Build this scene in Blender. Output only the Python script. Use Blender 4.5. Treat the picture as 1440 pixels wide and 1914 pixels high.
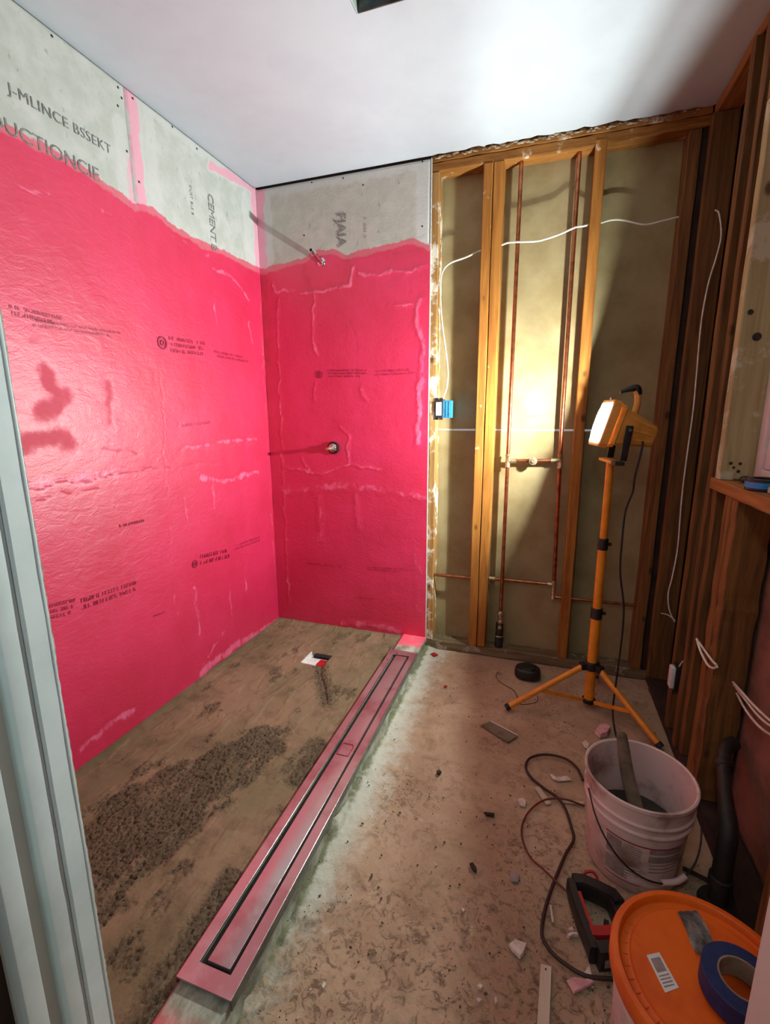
import bpy, bmesh, math, random
import numpy as np
from mathutils import Vector, Matrix, noise as mn

# ------------------------------------------------------------------ scene, camera, light, exposure
for o in list(bpy.data.objects):
    bpy.data.objects.remove(o)
scene = bpy.context.scene
COL = scene.collection
scene.view_settings.view_transform = 'Standard'
scene.view_settings.look = 'None'
scene.view_settings.gamma = 1.0
scene.view_settings.use_curve_mapping = False
scene.view_settings.exposure = 0.08

CAM_LOC = (1.49247, -2.36376, 1.27772)
YAW, PITCH, ROLL, FPX = 0.323965, 0.203397, -0.0057356, 874.418
cam_d = bpy.data.cameras.new('camera')
cam_d.sensor_fit = 'HORIZONTAL'
cam_d.sensor_width = 36.0
cam_d.lens = FPX * 36.0 / 1440.0
cam_d.clip_start = 0.02
cam = bpy.data.objects.new('camera', cam_d)
COL.objects.link(cam)
_fw = Vector((-math.sin(YAW) * math.cos(PITCH), math.cos(YAW) * math.cos(PITCH), -math.sin(PITCH)))
_rt = Vector((math.cos(YAW), math.sin(YAW), 0))
_up = _rt.cross(_fw)
_r2 = _rt * math.cos(ROLL) + _up * math.sin(ROLL)
_u2 = -_rt * math.sin(ROLL) + _up * math.cos(ROLL)
cam.matrix_world = Matrix(((_r2.x, _u2.x, -_fw.x, CAM_LOC[0]), (_r2.y, _u2.y, -_fw.y, CAM_LOC[1]),
                           (_r2.z, _u2.z, -_fw.z, CAM_LOC[2]), (0, 0, 0, 1)))
scene.camera = cam

WORLD_STRENGTH = 0.55
LAMP_POWER = 34.0
BEAM_POWER = 36.0
HALL_FILL_POWER = 46.0
world = bpy.data.worlds.new('overcast_sky')
scene.world = world
world.use_nodes = True
world.node_tree.nodes['Background'].inputs['Color'].default_value = (0.78, 0.88, 1.0, 1)
world.node_tree.nodes['Background'].inputs['Strength'].default_value = WORLD_STRENGTH

# ------------------------------------------------------------------ helpers
def s2l(c):
    return tuple((v / 255 / 12.92 if v / 255 <= 0.04045 else ((v / 255 + 0.055) / 1.055) ** 2.4) for v in c)

def link(o, parent=None):
    COL.objects.link(o)
    if parent is not None:
        o.parent = parent
        o.matrix_parent_inverse = Matrix.Translation(-WLOC.get(parent.name, Vector((0, 0, 0))))
        WLOC[o.name] = WLOC.get(parent.name, Vector((0, 0, 0))) * 0
    return o
WLOC = {}

def tag(o, label=None, cat=None, group=None, kind=None):
    if label: o['label'] = label
    if cat: o['category'] = cat
    if group: o['group'] = group
    if kind: o['kind'] = kind
    return o

def thing(name, loc, label, cat, group=None):
    o = bpy.data.objects.new(name, None)
    o.empty_display_size = 0.05
    COL.objects.link(o)
    o.location = loc
    WLOC[o.name] = Vector(loc)
    return tag(o, label, cat, group)

def mesh_obj(name, verts, faces, mat, parent=None, smooth=False):
    me = bpy.data.meshes.new(name)
    me.from_pydata([tuple(v) for v in verts], [], faces)
    me.update()
    if mat: me.materials.append(mat)
    if smooth:
        me.polygons.foreach_set('use_smooth', [True] * len(me.polygons))
    o = bpy.data.objects.new(name, me)
    return link(o, parent)

def bm_obj(name, bm, mat, parent=None, smooth=False, angle=None):
    bmesh.ops.recalc_face_normals(bm, faces=bm.faces)
    me = bpy.data.meshes.new(name)
    bm.to_mesh(me); bm.free()
    if mat: me.materials.append(mat)
    if smooth:
        me.polygons.foreach_set('use_smooth', [True] * len(me.polygons))
        if angle: me.set_sharp_from_angle(angle=math.radians(angle))
    o = bpy.data.objects.new(name, me)
    return link(o, parent)

def hexa(bm, c):
    v = [bm.verts.new(p) for p in c]
    for f in ((0, 3, 2, 1), (4, 5, 6, 7), (0, 1, 5, 4), (1, 2, 6, 5), (2, 3, 7, 6), (3, 0, 4, 7)):
        bm.faces.new([v[i] for i in f])
    return v

def box(name, x0, x1, y0, y1, z0, z1, mat, parent=None, bev=0.0, seg=1):
    bm = bmesh.new()
    hexa(bm, [(x0, y0, z0), (x1, y0, z0), (x1, y1, z0), (x0, y1, z0), (x0, y0, z1), (x1, y0, z1), (x1, y1, z1), (x0, y1, z1)])
    if bev:
        bmesh.ops.bevel(bm, geom=list(bm.edges), offset=bev, segments=seg, affect='EDGES', profile=0.6)
    return bm_obj(name, bm, mat, parent, smooth=bool(bev and seg > 1), angle=40)

def obox(name, origin, ax, ay, az, ranges, mat, parent=None, bev=0.0, seg=2):
    """box in an oriented frame"""
    (a0, a1), (b0, b1), (c0, c1) = ranges
    bm = bmesh.new()
    P = lambda a, b, c: Vector(origin) + Vector(ax) * a + Vector(ay) * b + Vector(az) * c
    hexa(bm, [P(a0, b0, c0), P(a1, b0, c0), P(a1, b1, c0), P(a0, b1, c0), P(a0, b0, c1), P(a1, b0, c1), P(a1, b1, c1), P(a0, b1, c1)])
    if bev:
        bmesh.ops.bevel(bm, geom=list(bm.edges), offset=bev, segments=seg, affect='EDGES', profile=0.6)
    return bm_obj(name, bm, mat, parent, smooth=bool(bev), angle=40)

def timber(name, x0, x1, y0, y1, z0, z1, mat, parent=None, jit=0.0025, n=14, seed=0, worn=0.0):
    """a rough sawn length of wood: a box cut along its longest axis with uneven arrises"""
    rnd = random.Random(hash((round(x0, 3), round(y0, 3), round(z0, 3), seed)) & 0xffff)
    d = [x1 - x0, y1 - y0, z1 - z0]
    ax = d.index(max(d))
    o = [i for i in range(3) if i != ax]
    lo = [x0, y0, z0]; hi = [x1, y1, z1]
    b = 0.003
    ring = [(b, 0), (1 - b, 0), (1, b), (1, 1 - b), (1 - b, 1), (b, 1), (0, 1 - b), (0, b)]
    b0 = 0.0025 / max(d[o[0]], 1e-4); b1 = 0.0025 / max(d[o[1]], 1e-4)
    ring = [(b0, 0), (1 - b0, 0), (1, b1), (1, 1 - b1), (1 - b0, 1), (b0, 1), (0, 1 - b1), (0, b1)]
    vs = []
    for k in range(n + 1):
        t = k / n
        wob = [rnd.uniform(-jit, jit) * (0 if k in (0, n) else 1) for _ in range(2)]
        for (u, v) in ring:
            p = [0, 0, 0]
            p[ax] = lo[ax] + d[ax] * t
            e = [rnd.uniform(-1, 1) * jit * 0.5 for _ in range(2)]
            p[o[0]] = lo[o[0]] + d[o[0]] * u + wob[0] * 0.5 + e[0]
            p[o[1]] = lo[o[1]] + d[o[1]] * v + wob[1] * 0.5 + e[1]
            vs.append(p)
    fs = []
    for k in range(n):
        for j in range(8):
            a = k * 8 + j; c = k * 8 + (j + 1) % 8
            fs.append((a, c, c + 8, a + 8))
    fs.append(tuple(range(7, -1, -1))); fs.append(tuple(range(n * 8, n * 8 + 8)))
    bm = bmesh.new()
    bv = [bm.verts.new(p) for p in vs]
    for f in fs: bm.faces.new([bv[i] for i in f])
    return bm_obj(name, bm, mat, parent)

def catmull(pts, sub=6):
    P = [Vector(p) for p in pts]
    if len(P) < 3: return P
    out = []
    Q = [P[0] * 2 - P[1]] + P + [P[-1] * 2 - P[-2]]
    for i in range(1, len(Q) - 2):
        a, b, c, d = Q[i - 1], Q[i], Q[i + 1], Q[i + 2]
        for k in range(sub):
            t = k / sub
            out.append(0.5 * ((2 * b) + (c - a) * t + (2 * a - 5 * b + 4 * c - d) * t * t + (3 * b - a - 3 * c + d) * t ** 3))
    out.append(P[-1])
    return out

def tube_bm(bm, pts, r, segs=10, cap=True):
    pts = [Vector(p) for p in pts]
    n = len(pts)
    rs = r if hasattr(r, '__len__') else [r] * n
    t0 = (pts[1] - pts[0]).normalized()
    ref = Vector((0, 0, 1)) if abs(t0.z) < 0.9 else Vector((1, 0, 0))
    nv = t0.cross(ref).normalized()
    rings = []
    for i, p in enumerate(pts):
        t = (pts[min(i + 1, n - 1)] - pts[max(i - 1, 0)]).normalized()
        nv = (nv - t * nv.dot(t)).normalized()
        bv = t.cross(nv)
        rings.append([bm.verts.new(p + (nv * math.cos(2 * math.pi * k / segs) + bv * math.sin(2 * math.pi * k / segs)) * rs[i]) for k in range(segs)])
    for a, b in zip(rings, rings[1:]):
        for k in range(segs):
            bm.faces.new((a[k], a[(k + 1) % segs], b[(k + 1) % segs], b[k]))
    if cap:
        bm.faces.new(rings[0][::-1]); bm.faces.new(rings[-1])
    return bm

def tube(name, pts, r, mat, parent=None, segs=10, sub=0):
    bm = bmesh.new()
    if sub and len(pts) > 2:
        if hasattr(r, '__len__'):
            m = (len(pts) - 1) * sub
            r = [float(np.interp(k / sub, range(len(pts)), r)) for k in range(m + 1)]
        pts = catmull(pts, sub)
    tube_bm(bm, pts, r, segs)
    return bm_obj(name, bm, mat, parent, smooth=True, angle=50)

def lathe(name, prof, mat, parent=None, c=(0, 0, 0), segs=48, closed=False, axes=None):
    """revolve (r, h) profile around the z axis at c (or around axes[2])"""
    bm = bmesh.new()
    ax = axes or (Vector((1, 0, 0)), Vector((0, 1, 0)), Vector((0, 0, 1)))
    C = Vector(c)
    rings = []
    for r, h in prof:
        if r < 1e-6:
            rings.append([bm.verts.new(C + ax[2] * h)])
        else:
            rings.append([bm.verts.new(C + ax[0] * r * math.cos(2 * math.pi * k / segs) + ax[1] * r * math.sin(2 * math.pi * k / segs) + ax[2] * h) for k in range(segs)])
    pairs = list(zip(rings, rings[1:]))
    if closed: pairs.append((rings[-1], rings[0]))
    for a, b in pairs:
        for k in range(segs):
            k2 = (k + 1) % segs
            if len(a) == 1 and len(b) == 1: continue
            if len(a) == 1: bm.faces.new((a[0], b[k2], b[k]))
            elif len(b) == 1: bm.faces.new((a[k], a[k2], b[0]))
            else: bm.faces.new((a[k], a[k2], b[k2], b[k]))
    return bm_obj(name, bm, mat, parent, smooth=True, angle=35)

def prism(name, pts, h, mat, parent=None, bev=0.0, up=(0, 0, 1), seg=1):
    """extrude a planar outline of 3-D points along up*h"""
    bm = bmesh.new()
    up = Vector(up) * h
    a = [bm.verts.new(p) for p in pts]
    b = [bm.verts.new(Vector(p) + up) for p in pts]
    bm.faces.new(a[::-1]); bm.faces.new(b)
    n = len(pts)
    for i in range(n):
        bm.faces.new((a[i], a[(i + 1) % n], b[(i + 1) % n], b[i]))
    if bev:
        bmesh.ops.bevel(bm, geom=list(bm.edges), offset=bev, segments=seg, affect='EDGES')
    return bm_obj(name, bm, mat, parent, smooth=seg > 1, angle=40)

def grid_obj(name, P, mat, parent=None, attr=None, smooth=True):
    """P: array (m, n, 3) of points; attr: dict name -> (m, n, 4) float colours"""
    m, n, _ = P.shape
    me = bpy.data.meshes.new(name)
    idx = np.arange(m * n).reshape(m, n)
    q = np.stack([idx[:-1, :-1], idx[1:, :-1], idx[1:, 1:], idx[:-1, 1:]], -1).reshape(-1, 4)
    me.vertices.add(m * n); me.vertices.foreach_set('co', P.reshape(-1).astype(np.float32))
    me.loops.add(q.size); me.loops.foreach_set('vertex_index', q.reshape(-1).astype(np.int32))
    me.polygons.add(len(q)); me.polygons.foreach_set('loop_start', (np.arange(len(q)) * 4).astype(np.int32))
    me.polygons.foreach_set('loop_total', np.full(len(q), 4, np.int32))
    me.polygons.foreach_set('use_smooth', np.full(len(q), smooth))
    me.update(calc_edges=True)
    for k, a in (attr or {}).items():
        at = me.attributes.new(k, 'FLOAT_COLOR', 'POINT')
        at.data.foreach_set('color', a.reshape(-1).astype(np.float32))
    me.materials.append(mat)
    me.validate()
    return link(bpy.data.objects.new(name, me), parent)

def fbm(pts, scale, octaves=4, seed=0.0):
    """fractal noise over an (…,3) array, about -1..1"""
    sh = pts.shape[:-1]
    f = pts.reshape(-1, 3) * scale + seed
    return np.array([mn.fractal(p, 1.0, 2.0, octaves) for p in f.tolist()], dtype=np.float64).reshape(sh)

def seg_dist(U, V, line):
    d = np.full(U.shape, 1e9)
    for (a, b), (c, e) in zip(line, line[1:]):
        dx, dy = c - a, e - b
        L = dx * dx + dy * dy + 1e-12
        t = np.clip(((U - a) * dx + (V - b) * dy) / L, 0, 1)
        d = np.minimum(d, np.hypot(U - a - t * dx, V - b - t * dy))
    return d

# ------------------------------------------------------------------ materials
class NB:
    def __init__(self, name):
        self.m = bpy.data.materials.new(name); self.m.use_nodes = True
        self.nt = self.m.node_tree
        self.b = self.nt.nodes['Principled BSDF']
        self.pos = self.nt.nodes.new('ShaderNodeNewGeometry').outputs['Position']
    def n(self, t, **k):
        x = self.nt.nodes.new(t)
        for a, v in k.items(): setattr(x, a, v)
        return x
    def l(self, a, b): self.nt.links.new(a, b)
    def put(self, sock, v):
        if hasattr(v, 'links'): self.l(v, sock)
        elif isinstance(v, (tuple, list)) and len(v) == 3 and sock.type == 'RGBA': sock.default_value = (*v, 1)
        else: sock.default_value = v
    def scale(self, s, rnd=False):
        x = self.n('ShaderNodeVectorMath', operation='MULTIPLY'); self.l(self.pos, x.inputs[0]); x.inputs[1].default_value = s
        if rnd:
            oi = self.n('ShaderNodeObjectInfo'); ad = self.n('ShaderNodeVectorMath', operation='ADD')
            mm = self.math('MULTIPLY', oi.outputs['Random'], 37.0)
            self.l(x.outputs[0], ad.inputs[0]); self.l(mm, ad.inputs[1]); return ad.outputs[0]
        return x.outputs[0]
    def noise(self, scale, detail=4, rough=0.55, vec=None, dist=0.0):
        x = self.n('ShaderNodeTexNoise'); x.inputs['Scale'].default_value = scale; x.inputs['Detail'].default_value = detail
        x.inputs['Roughness'].default_value = rough; x.inputs['Distortion'].default_value = dist
        self.l(vec or self.pos, x.inputs['Vector']); return x.outputs[0]
    def voronoi(self, scale, vec=None, feature='F1', out='Distance'):
        x = self.n('ShaderNodeTexVoronoi', feature=feature); x.inputs['Scale'].default_value = scale
        self.l(vec or self.pos, x.inputs['Vector']); return x.outputs[out]
    def math(self, op, a, b=0.0, c=None, clamp=False):
        x = self.n('ShaderNodeMath', operation=op, use_clamp=clamp); self.put(x.inputs[0], a); self.put(x.inputs[1], b)
        if c is not None: self.put(x.inputs[2], c)
        return x.outputs[0]
    def ramp(self, v, a, b, lo=0.0, hi=1.0, smooth=True):
        x = self.n('ShaderNodeMapRange'); x.interpolation_type = 'SMOOTHSTEP' if smooth else 'LINEAR'
        self.put(x.inputs[0], v); x.inputs[1].default_value = a; x.inputs[2].default_value = b; x.inputs[3].default_value = lo; x.inputs[4].default_value = hi
        return x.outputs[0]
    def mix(self, f, a, b):
        x = self.n('ShaderNodeMix', data_type='RGBA'); self.put(x.inputs[0], f); self.put(x.inputs[6], a); self.put(x.inputs[7], b); return x.outputs[2]
    def bump(self, h, strength=0.3, dist=0.004, normal=None):
        x = self.n('ShaderNodeBump'); x.inputs['Strength'].default_value = strength; x.inputs['Distance'].default_value = dist
        self.put(x.inputs['Height'], h)
        if normal: self.l(normal, x.inputs['Normal'])
        return x.outputs[0]
    def out(self, col=None, rough=None, metal=None, normal=None, **k):
        if col is not None: self.put(self.b.inputs['Base Color'], col)
        if rough is not None: self.put(self.b.inputs['Roughness'], rough)
        if metal is not None: self.put(self.b.inputs['Metallic'], metal)
        if normal is not None: self.l(normal, self.b.inputs['Normal'])
        for a, v in k.items(): self.put(self.b.inputs[a], v)
        return self.m

def simple(name, c1, c2=None, rough=0.6, metal=0.0, scale=20.0, bump=0.15, bdist=0.002, lo=0.35, hi=0.7, spec=None):
    """two-tone procedural material: colours in sRGB 0..255"""
    b = NB(name)
    c2 = c2 or tuple(v * 0.82 for v in c1)
    n1 = b.noise(scale, 6, 0.6)
    col = b.mix(b.ramp(n1, lo, hi), s2l(c1), s2l(c2))
    nr = b.bump(b.noise(scale * 4, 5, 0.6), bump, bdist) if bump else None
    kw = {'Specular IOR Level': spec} if spec is not None else {}
    return b.out(col, b.ramp(n1, 0.3, 0.8, rough * 0.9, min(1, rough * 1.1)), metal, nr, **kw)

def wood(name, c1, c2, stain=None, axis=2, rough=0.75, stain_amt=0.62):
    b = NB(name)
    sc = [14.0, 14.0, 14.0]; sc[axis] = 0.9
    v = b.scale(sc, rnd=True)
    g = b.noise(3.2, 6, 0.6, v, 0.6)
    g2 = b.noise(14.0, 4, 0.7, v)
    col = b.mix(b.ramp(g, 0.3, 0.72), s2l(c1), s2l(c2))
    oi = b.n('ShaderNodeObjectInfo')
    col = b.mix(b.math('MULTIPLY', oi.outputs['Random'], 0.35), col, s2l(tuple(x * 0.7 for x in c2)))
    # knots
    ks = [9.0, 9.0, 9.0]; ks[axis] = 5.0
    k = b.voronoi(1.0, b.scale(ks, rnd=True))
    col = b.mix(b.ramp(k, 0.05, 0.13, 0.8, 0.0), col, s2l((52, 30, 16)))
    if stain:
        st = b.noise(9.0, 7, 0.7, b.scale([1, 1, 1], rnd=True))
        col = b.mix(b.ramp(st, stain_amt, stain_amt + 0.1), col, s2l(stain))
    h = b.math('ADD', b.math('MULTIPLY', g, 0.5), b.math('MULTIPLY', g2, 0.5))
    return b.out(col, rough, 0.0, b.bump(h, 0.35, 0.003), **{'Specular IOR Level': 0.25})

PINK = (212, 36, 86)
def membrane_mat(name, board, board2, chalk):
    b = NB(name)
    at = b.n('ShaderNodeAttribute', attribute_name='fld')
    sp = b.n('ShaderNodeSeparateColor'); b.l(at.outputs['Color'], sp.inputs[0])
    R, G, Bl, A = sp.outputs[0], sp.outputs[1], sp.outputs[2], at.outputs['Alpha']
    fine = b.noise(75, 6, 0.7)
    mid = b.noise(14, 5, 0.6)
    big = b.noise(3.0, 4, 0.6)
    bc = b.mix(b.ramp(mid, 0.35, 0.7), s2l(board), s2l(board2))
    bc = b.mix(b.ramp(fine, 0.62, 0.75, 0, 0.6), bc, s2l(chalk))
    bc = b.mix(b.ramp(b.noise(60, 3, 0.5, b.scale([1, 1, 0.35])), 0.28, 0.36, 0.45, 0), bc, s2l((92, 92, 82)))
    # attribute g: 0..1 pale chalky compound, 1..2 pale pink first coat of the joints
    gn = b.math('ADD', G, b.math('MULTIPLY', b.math('SUBTRACT', b.noise(20, 7, 0.75), 0.5), 1.3))
    gn = b.math('MULTIPLY', gn, b.ramp(G, 0.0, 0.25))
    bc = b.mix(b.ramp(gn, 0.3, 0.9, 0, 0.6), bc, s2l((196, 198, 196)))
    bc = b.mix(b.ramp(gn, 1.2, 1.9, 0, 0.85), bc, s2l((222, 150, 172)))
    d = b.math('ADD', R, b.math('MULTIPLY', b.math('SUBTRACT', fine, 0.5), 0.016))
    d = b.math('ADD', d, b.math('MULTIPLY', b.math('SUBTRACT', b.noise(11, 5, 0.65), 0.5), 0.05))
    pm = b.ramp(d, -0.0015, 0.003)
    d2 = b.math('ADD', R, b.math('MULTIPLY', b.math('SUBTRACT', mid, 0.5), 0.05))
    thick = b.ramp(d2, 0.022, 0.032, 0.78, 1.0)
    pink = b.mix(b.ramp(big, 0.3, 0.7), s2l(PINK), s2l((200, 26, 70)))
    pink = b.mix(b.ramp(b.noise(26, 5, 0.65, b.scale([1, 1, 0.25])), 0.5, 0.8, 0, 0.22), pink, s2l((224, 62, 110)))
    strk = b.noise(16, 6, 0.75, b.scale([1, 1.4, 0.6]), 0.8)
    sn = b.math('ADD', b.math('MULTIPLY', Bl, 0.8), b.math('MULTIPLY', b.math('SUBTRACT', strk, 0.47), 2.2))
    sn = b.math('MULTIPLY', sn, b.ramp(Bl, 0.0, 0.3))
    pink = b.mix(b.ramp(sn, 0.5, 1.05, 0, 0.62), pink, s2l((240, 124, 164)))
    an = b.math('ADD', A, b.math('MULTIPLY', b.math('SUBTRACT', b.noise(15, 6, 0.75), 0.5), 1.5))
    dk = b.math('MULTIPLY', b.ramp(an, 0.3, 1.0), b.ramp(A, 0.0, 0.35))
    pink = b.mix(b.math('MULTIPLY', dk, 0.6), pink, s2l((176, 18, 52)))
    col = b.mix(b.math('MULTIPLY', pm, thick), bc, pink)
    rough = b.mix(pm, (0.9, 0.9, 0.9), (0.46, 0.46, 0.46))
    rr = b.n('ShaderNodeSeparateColor'); b.l(rough, rr.inputs[0])
    rough = b.math('ADD', rr.outputs[0], b.math('MULTIPLY', dk, 0.25))
    h = b.math('ADD', b.math('MULTIPLY', b.noise(30, 4, 0.6, b.scale([1, 0.6, 1.3]), 1.2), 0.7), b.math('MULTIPLY', b.noise(180, 4, 0.6), 0.22))
    h = b.math('ADD', h, b.math('MULTIPLY', Bl, 0.5))
    return b.out(col, rough, 0.0, b.bump(h, 0.4, 0.006), **{'Specular IOR Level': 0.95})

M = {}
M['board_left'] = membrane_mat('membrane_over_cement_board_left', (172, 178, 170), (188, 191, 187), (206, 210, 208))
M['board_back'] = membrane_mat('membrane_over_cement_board_back', (170, 170, 158), (182, 181, 172), (200, 200, 194))
M['board_edge'] = simple('cement_board_edge', (205, 202, 196), (170, 166, 158), 0.9, scale=60)
M['ceiling'] = simple('ceiling_paint', (186, 196, 204), (181, 190, 199), 0.8, scale=5, bump=0.08)
M['ceiling_core'] = simple('broken_ceiling_plaster', (176, 160, 136), (92, 68, 46), 0.95, scale=45, bump=0.6, bdist=0.006)
M['stud'] = wood('stud_fir', (176, 118, 50), (138, 82, 30), (214, 200, 170), stain_amt=0.63)
M['stud_pale'] = wood('stud_with_plaster', (186, 142, 84), (150, 106, 58), (216, 208, 190), stain_amt=0.5)
M['plate'] = wood('top_plate_fir', (172, 118, 54), (126, 76, 30), (206, 192, 164), axis=0, stain_amt=0.58)
M['sole'] = wood('sole_plate_grey', (128, 112, 84), (98, 82, 58), (176, 168, 146), axis=0, stain_amt=0.54)
M['old'] = wood('old_fir_dark', (138, 94, 50), (86, 56, 28), None, axis=2)
M['old_y'] = wood('old_fir_dark_y', (168, 112, 60), (122, 76, 38), (196, 150, 110), axis=1, stain_amt=0.64)
M['jack'] = wood('pale_jack_stud', (176, 164, 122), (150, 132, 88), (184, 178, 150), axis=2, stain_amt=0.5)
M['drywall_paper'] = simple('drywall_back_paper', (154, 138, 100), (138, 120, 82), 0.92, scale=7, bump=0.1)
M['paper_edge'] = simple('drywall_white_edge', (222, 214, 186), (206, 196, 162), 0.9, scale=40)
M['sheath'] = simple('old_wall_sheathing', (138, 98, 80), (112, 76, 60), 0.9, scale=9, bump=0.3)
M['felt_gap_shade'] = simple('dark_felt_and_gap_shade', (52, 32, 22), (38, 22, 15), 0.95, scale=12)  # building felt; also colours shaded gaps and recesses dark
M['copper'] = simple('copper_tube', (178, 108, 74), (128, 74, 48), 0.34, 0.9, scale=30, bump=0.05)
M['solder'] = simple('solder_and_brass', (206, 190, 158), (160, 132, 92), 0.38, 0.85, scale=120, bump=0.2)
M['iron'] = simple('black_iron_pipe', (34, 30, 28), (52, 42, 36), 0.6, 0.2, scale=30, bump=0.3)
M['cable_white'] = simple('white_cable_sheath', (222, 218, 204), (196, 190, 172), 0.5, scale=30, bump=0)
M['black'] = simple('black_plastic', (22, 22, 23), (32, 31, 31), 0.45, scale=40, bump=0.05)
M['rubber'] = simple('black_rubber', (20, 19, 18), (34, 31, 29), 0.7, scale=40, bump=0.1)
M['blue_plastic'] = simple('blue_box_plastic', (40, 132, 196), (28, 104, 166), 0.45, scale=30, bump=0)
M['white_plastic'] = simple('white_plastic', (226, 226, 224), (208, 206, 202), 0.45, scale=20, bump=0)
M['yellow'] = simple('yellow_lamp_enamel', (232, 146, 34), (214, 124, 24), 0.42, scale=14, bump=0.05)
M['yellow_cast'] = simple('yellow_cast_housing', (226, 158, 72), (206, 136, 54), 0.5, scale=14, bump=0.05)
M['chrome'] = simple('chrome', (226, 226, 226), (186, 184, 180), 0.15, 1.0, scale=60, bump=0.0)
M['dark_hole'] = simple('dark_opening', (26, 22, 20), (18, 15, 14), 0.9, scale=60, bump=0)
M['screw'] = simple('dark_screw_head', (40, 38, 36), (60, 56, 50), 0.5, 0.5, scale=200, bump=0)
M['ink'] = simple('printed_ink', (96, 99, 99), (140, 143, 140), 0.8, scale=120, bump=0)
M['ink_pink'] = simple('ink_under_membrane', (126, 14, 50), (160, 22, 64), 0.5, scale=120, bump=0)
M['jamb'] = simple('door_paint', (222, 234, 234), (208, 222, 222), 0.5, scale=8, bump=0.08)
M['jamb_dirty'] = simple('broken_plaster_edge', (182, 182, 172), (128, 122, 108), 0.9, scale=45, bump=0.5)
M['hall'] = simple('hall_wall_paint', (214, 208, 200), (206, 200, 192), 0.8, scale=5, bump=0)
M['tape_blue'] = simple('blue_masking_tape', (24, 46, 98), (16, 34, 78), 0.6, scale=60, bump=0.2)
M['tape_core'] = simple('cardboard_core', (150, 132, 112), (120, 100, 82), 0.85, scale=40)
M['grey_tape'] = simple('silver_tape', (184, 182, 178), (106, 104, 102), 0.35, 0.5, scale=30, bump=0.5, bdist=0.004)
M['orange'] = simple('orange_lid_plastic', (226, 102, 14), (206, 82, 8), 0.45, scale=11, bump=0.06)
M['bucket'] = simple('dirty_white_bucket', (214, 190, 184), (128, 98, 82), 0.5, scale=7, bump=0.12, lo=0.46, hi=0.68)
M['red'] = simple('red_tool_plastic', (176, 34, 34), (140, 22, 24), 0.45, scale=24, bump=0.05)
M['mortar_wet'] = simple('wet_mortar', (58, 52, 42), (42, 37, 30), 0.6, scale=30, bump=0.5)
M['stick'] = wood('paint_stick', (216, 204, 182), (196, 180, 152), None, axis=1)
M['grey_wood'] = simple('mortar_caked_handle', (116, 102, 82), (88, 76, 58), 0.85, scale=20, bump=0.4)
M['tile_chip'] = simple('white_plaster_chip', (218, 208, 196), (188, 174, 160), 0.8, scale=60, bump=0.4)
M['chip_pink'] = simple('pink_stained_chip', (214, 168, 168), (196, 138, 142), 0.8, scale=60, bump=0.3)
M['pebble'] = simple('dark_pebble', (52, 42, 34), (36, 28, 22), 0.85, scale=60, bump=0.3)
M['label_print'] = simple('label_print_grey', (134, 122, 116), (156, 142, 136), 0.7, scale=70, bump=0)
M['label_red'] = simple('label_print_red', (150, 34, 40), (128, 26, 32), 0.6, scale=50, bump=0)
M['vinyl'] = simple('vinyl_window_frame', (222, 208, 202), (208, 194, 188), 0.4, scale=8, bump=0)
M['fan_metal'] = simple('galvanised_housing', (122, 122, 120), (92, 92, 92), 0.4, 0.7, scale=25, bump=0.1)
M['fan_white'] = simple('fan_duct_white', (196, 214, 206), (170, 190, 184), 0.6, scale=25, bump=0.1)

def steel_mat():
    b = NB('brushed_stainless')
    n1 = b.noise(5.0, 5, 0.6)
    film = b.ramp(n1, 0.42, 0.6)
    col = b.mix(film, s2l((196, 190, 188)), s2l((178, 150, 152)))
    return b.out(col, b.ramp(b.noise(2.2, 3, 0.5), 0.35, 0.65, 0.24, 0.40), 0.8)
M['steel'] = steel_mat()
M['steel_edge'] = simple('steel_edge', (222, 220, 216), (190, 186, 182), 0.22, 1.0, scale=40, bump=0)

def pan_mat():
    b = NB('shower_pan_mortar')
    at = b.n('ShaderNodeAttribute', attribute_name='fld')
    sp = b.n('ShaderNodeSeparateColor'); b.l(at.outputs['Color'], sp.inputs[0])
    big = b.noise(2.2, 5, 0.6, b.scale([1.6, 1, 1]), 0.6)
    col = b.mix(b.ramp(big, 0.35, 0.65), s2l((140, 116, 92)), s2l((118, 104, 78)))
    col = b.mix(b.ramp(b.noise(12, 6, 0.65), 0.45, 0.75, 0, 0.7), col, s2l((88, 72, 54)))
    col = b.mix(b.ramp(b.noise(7, 6, 0.7, b.scale([1, 0.4, 1])), 0.64, 0.74, 0, 0.5), col, s2l((160, 138, 112)))
    grain_pit_shade = b.voronoi(230)  # dark grains that also paint the shade inside the pits
    sel = b.ramp(b.noise(60, 5, 0.75), 0.46, 0.58)
    m = b.math('MULTIPLY', b.math('MULTIPLY', b.ramp(grain_pit_shade, 0.3, 0.6, 1, 0), sel), b.ramp(sp.outputs[0], 0.3, 0.8))
    col = b.mix(b.ramp(sp.outputs[0], 0.2, 0.9, 0, 0.6), col, s2l((70, 58, 44)))
    dk = b.math('MULTIPLY', b.ramp(b.noise(64, 7, 0.8, b.scale([1, 0.8, 1]), 0.8), 0.55, 0.6), b.ramp(b.math('ADD', sp.outputs[0], b.ramp(big, 0.3, 0.7, -0.1, 0.35)), 0.12, 0.75))
    col = b.mix(b.math('MULTIPLY', dk, 0.85), col, s2l((46, 37, 27)))
    col = b.mix(m, col, s2l((40, 33, 25)))
    col = b.mix(b.ramp(sp.outputs[1], 0.1, 0.9, 0, 0.7), col, s2l((92, 96, 66)))
    h = b.math('ADD', b.noise(90, 5, 0.65), b.math('MULTIPLY', b.noise(300, 3, 0.6), 0.5))
    return b.out(col, 0.85, 0.0, b.bump(h, 0.4, 0.003), **{'Specular IOR Level': 0.3})
M['pan'] = pan_mat()

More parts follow.
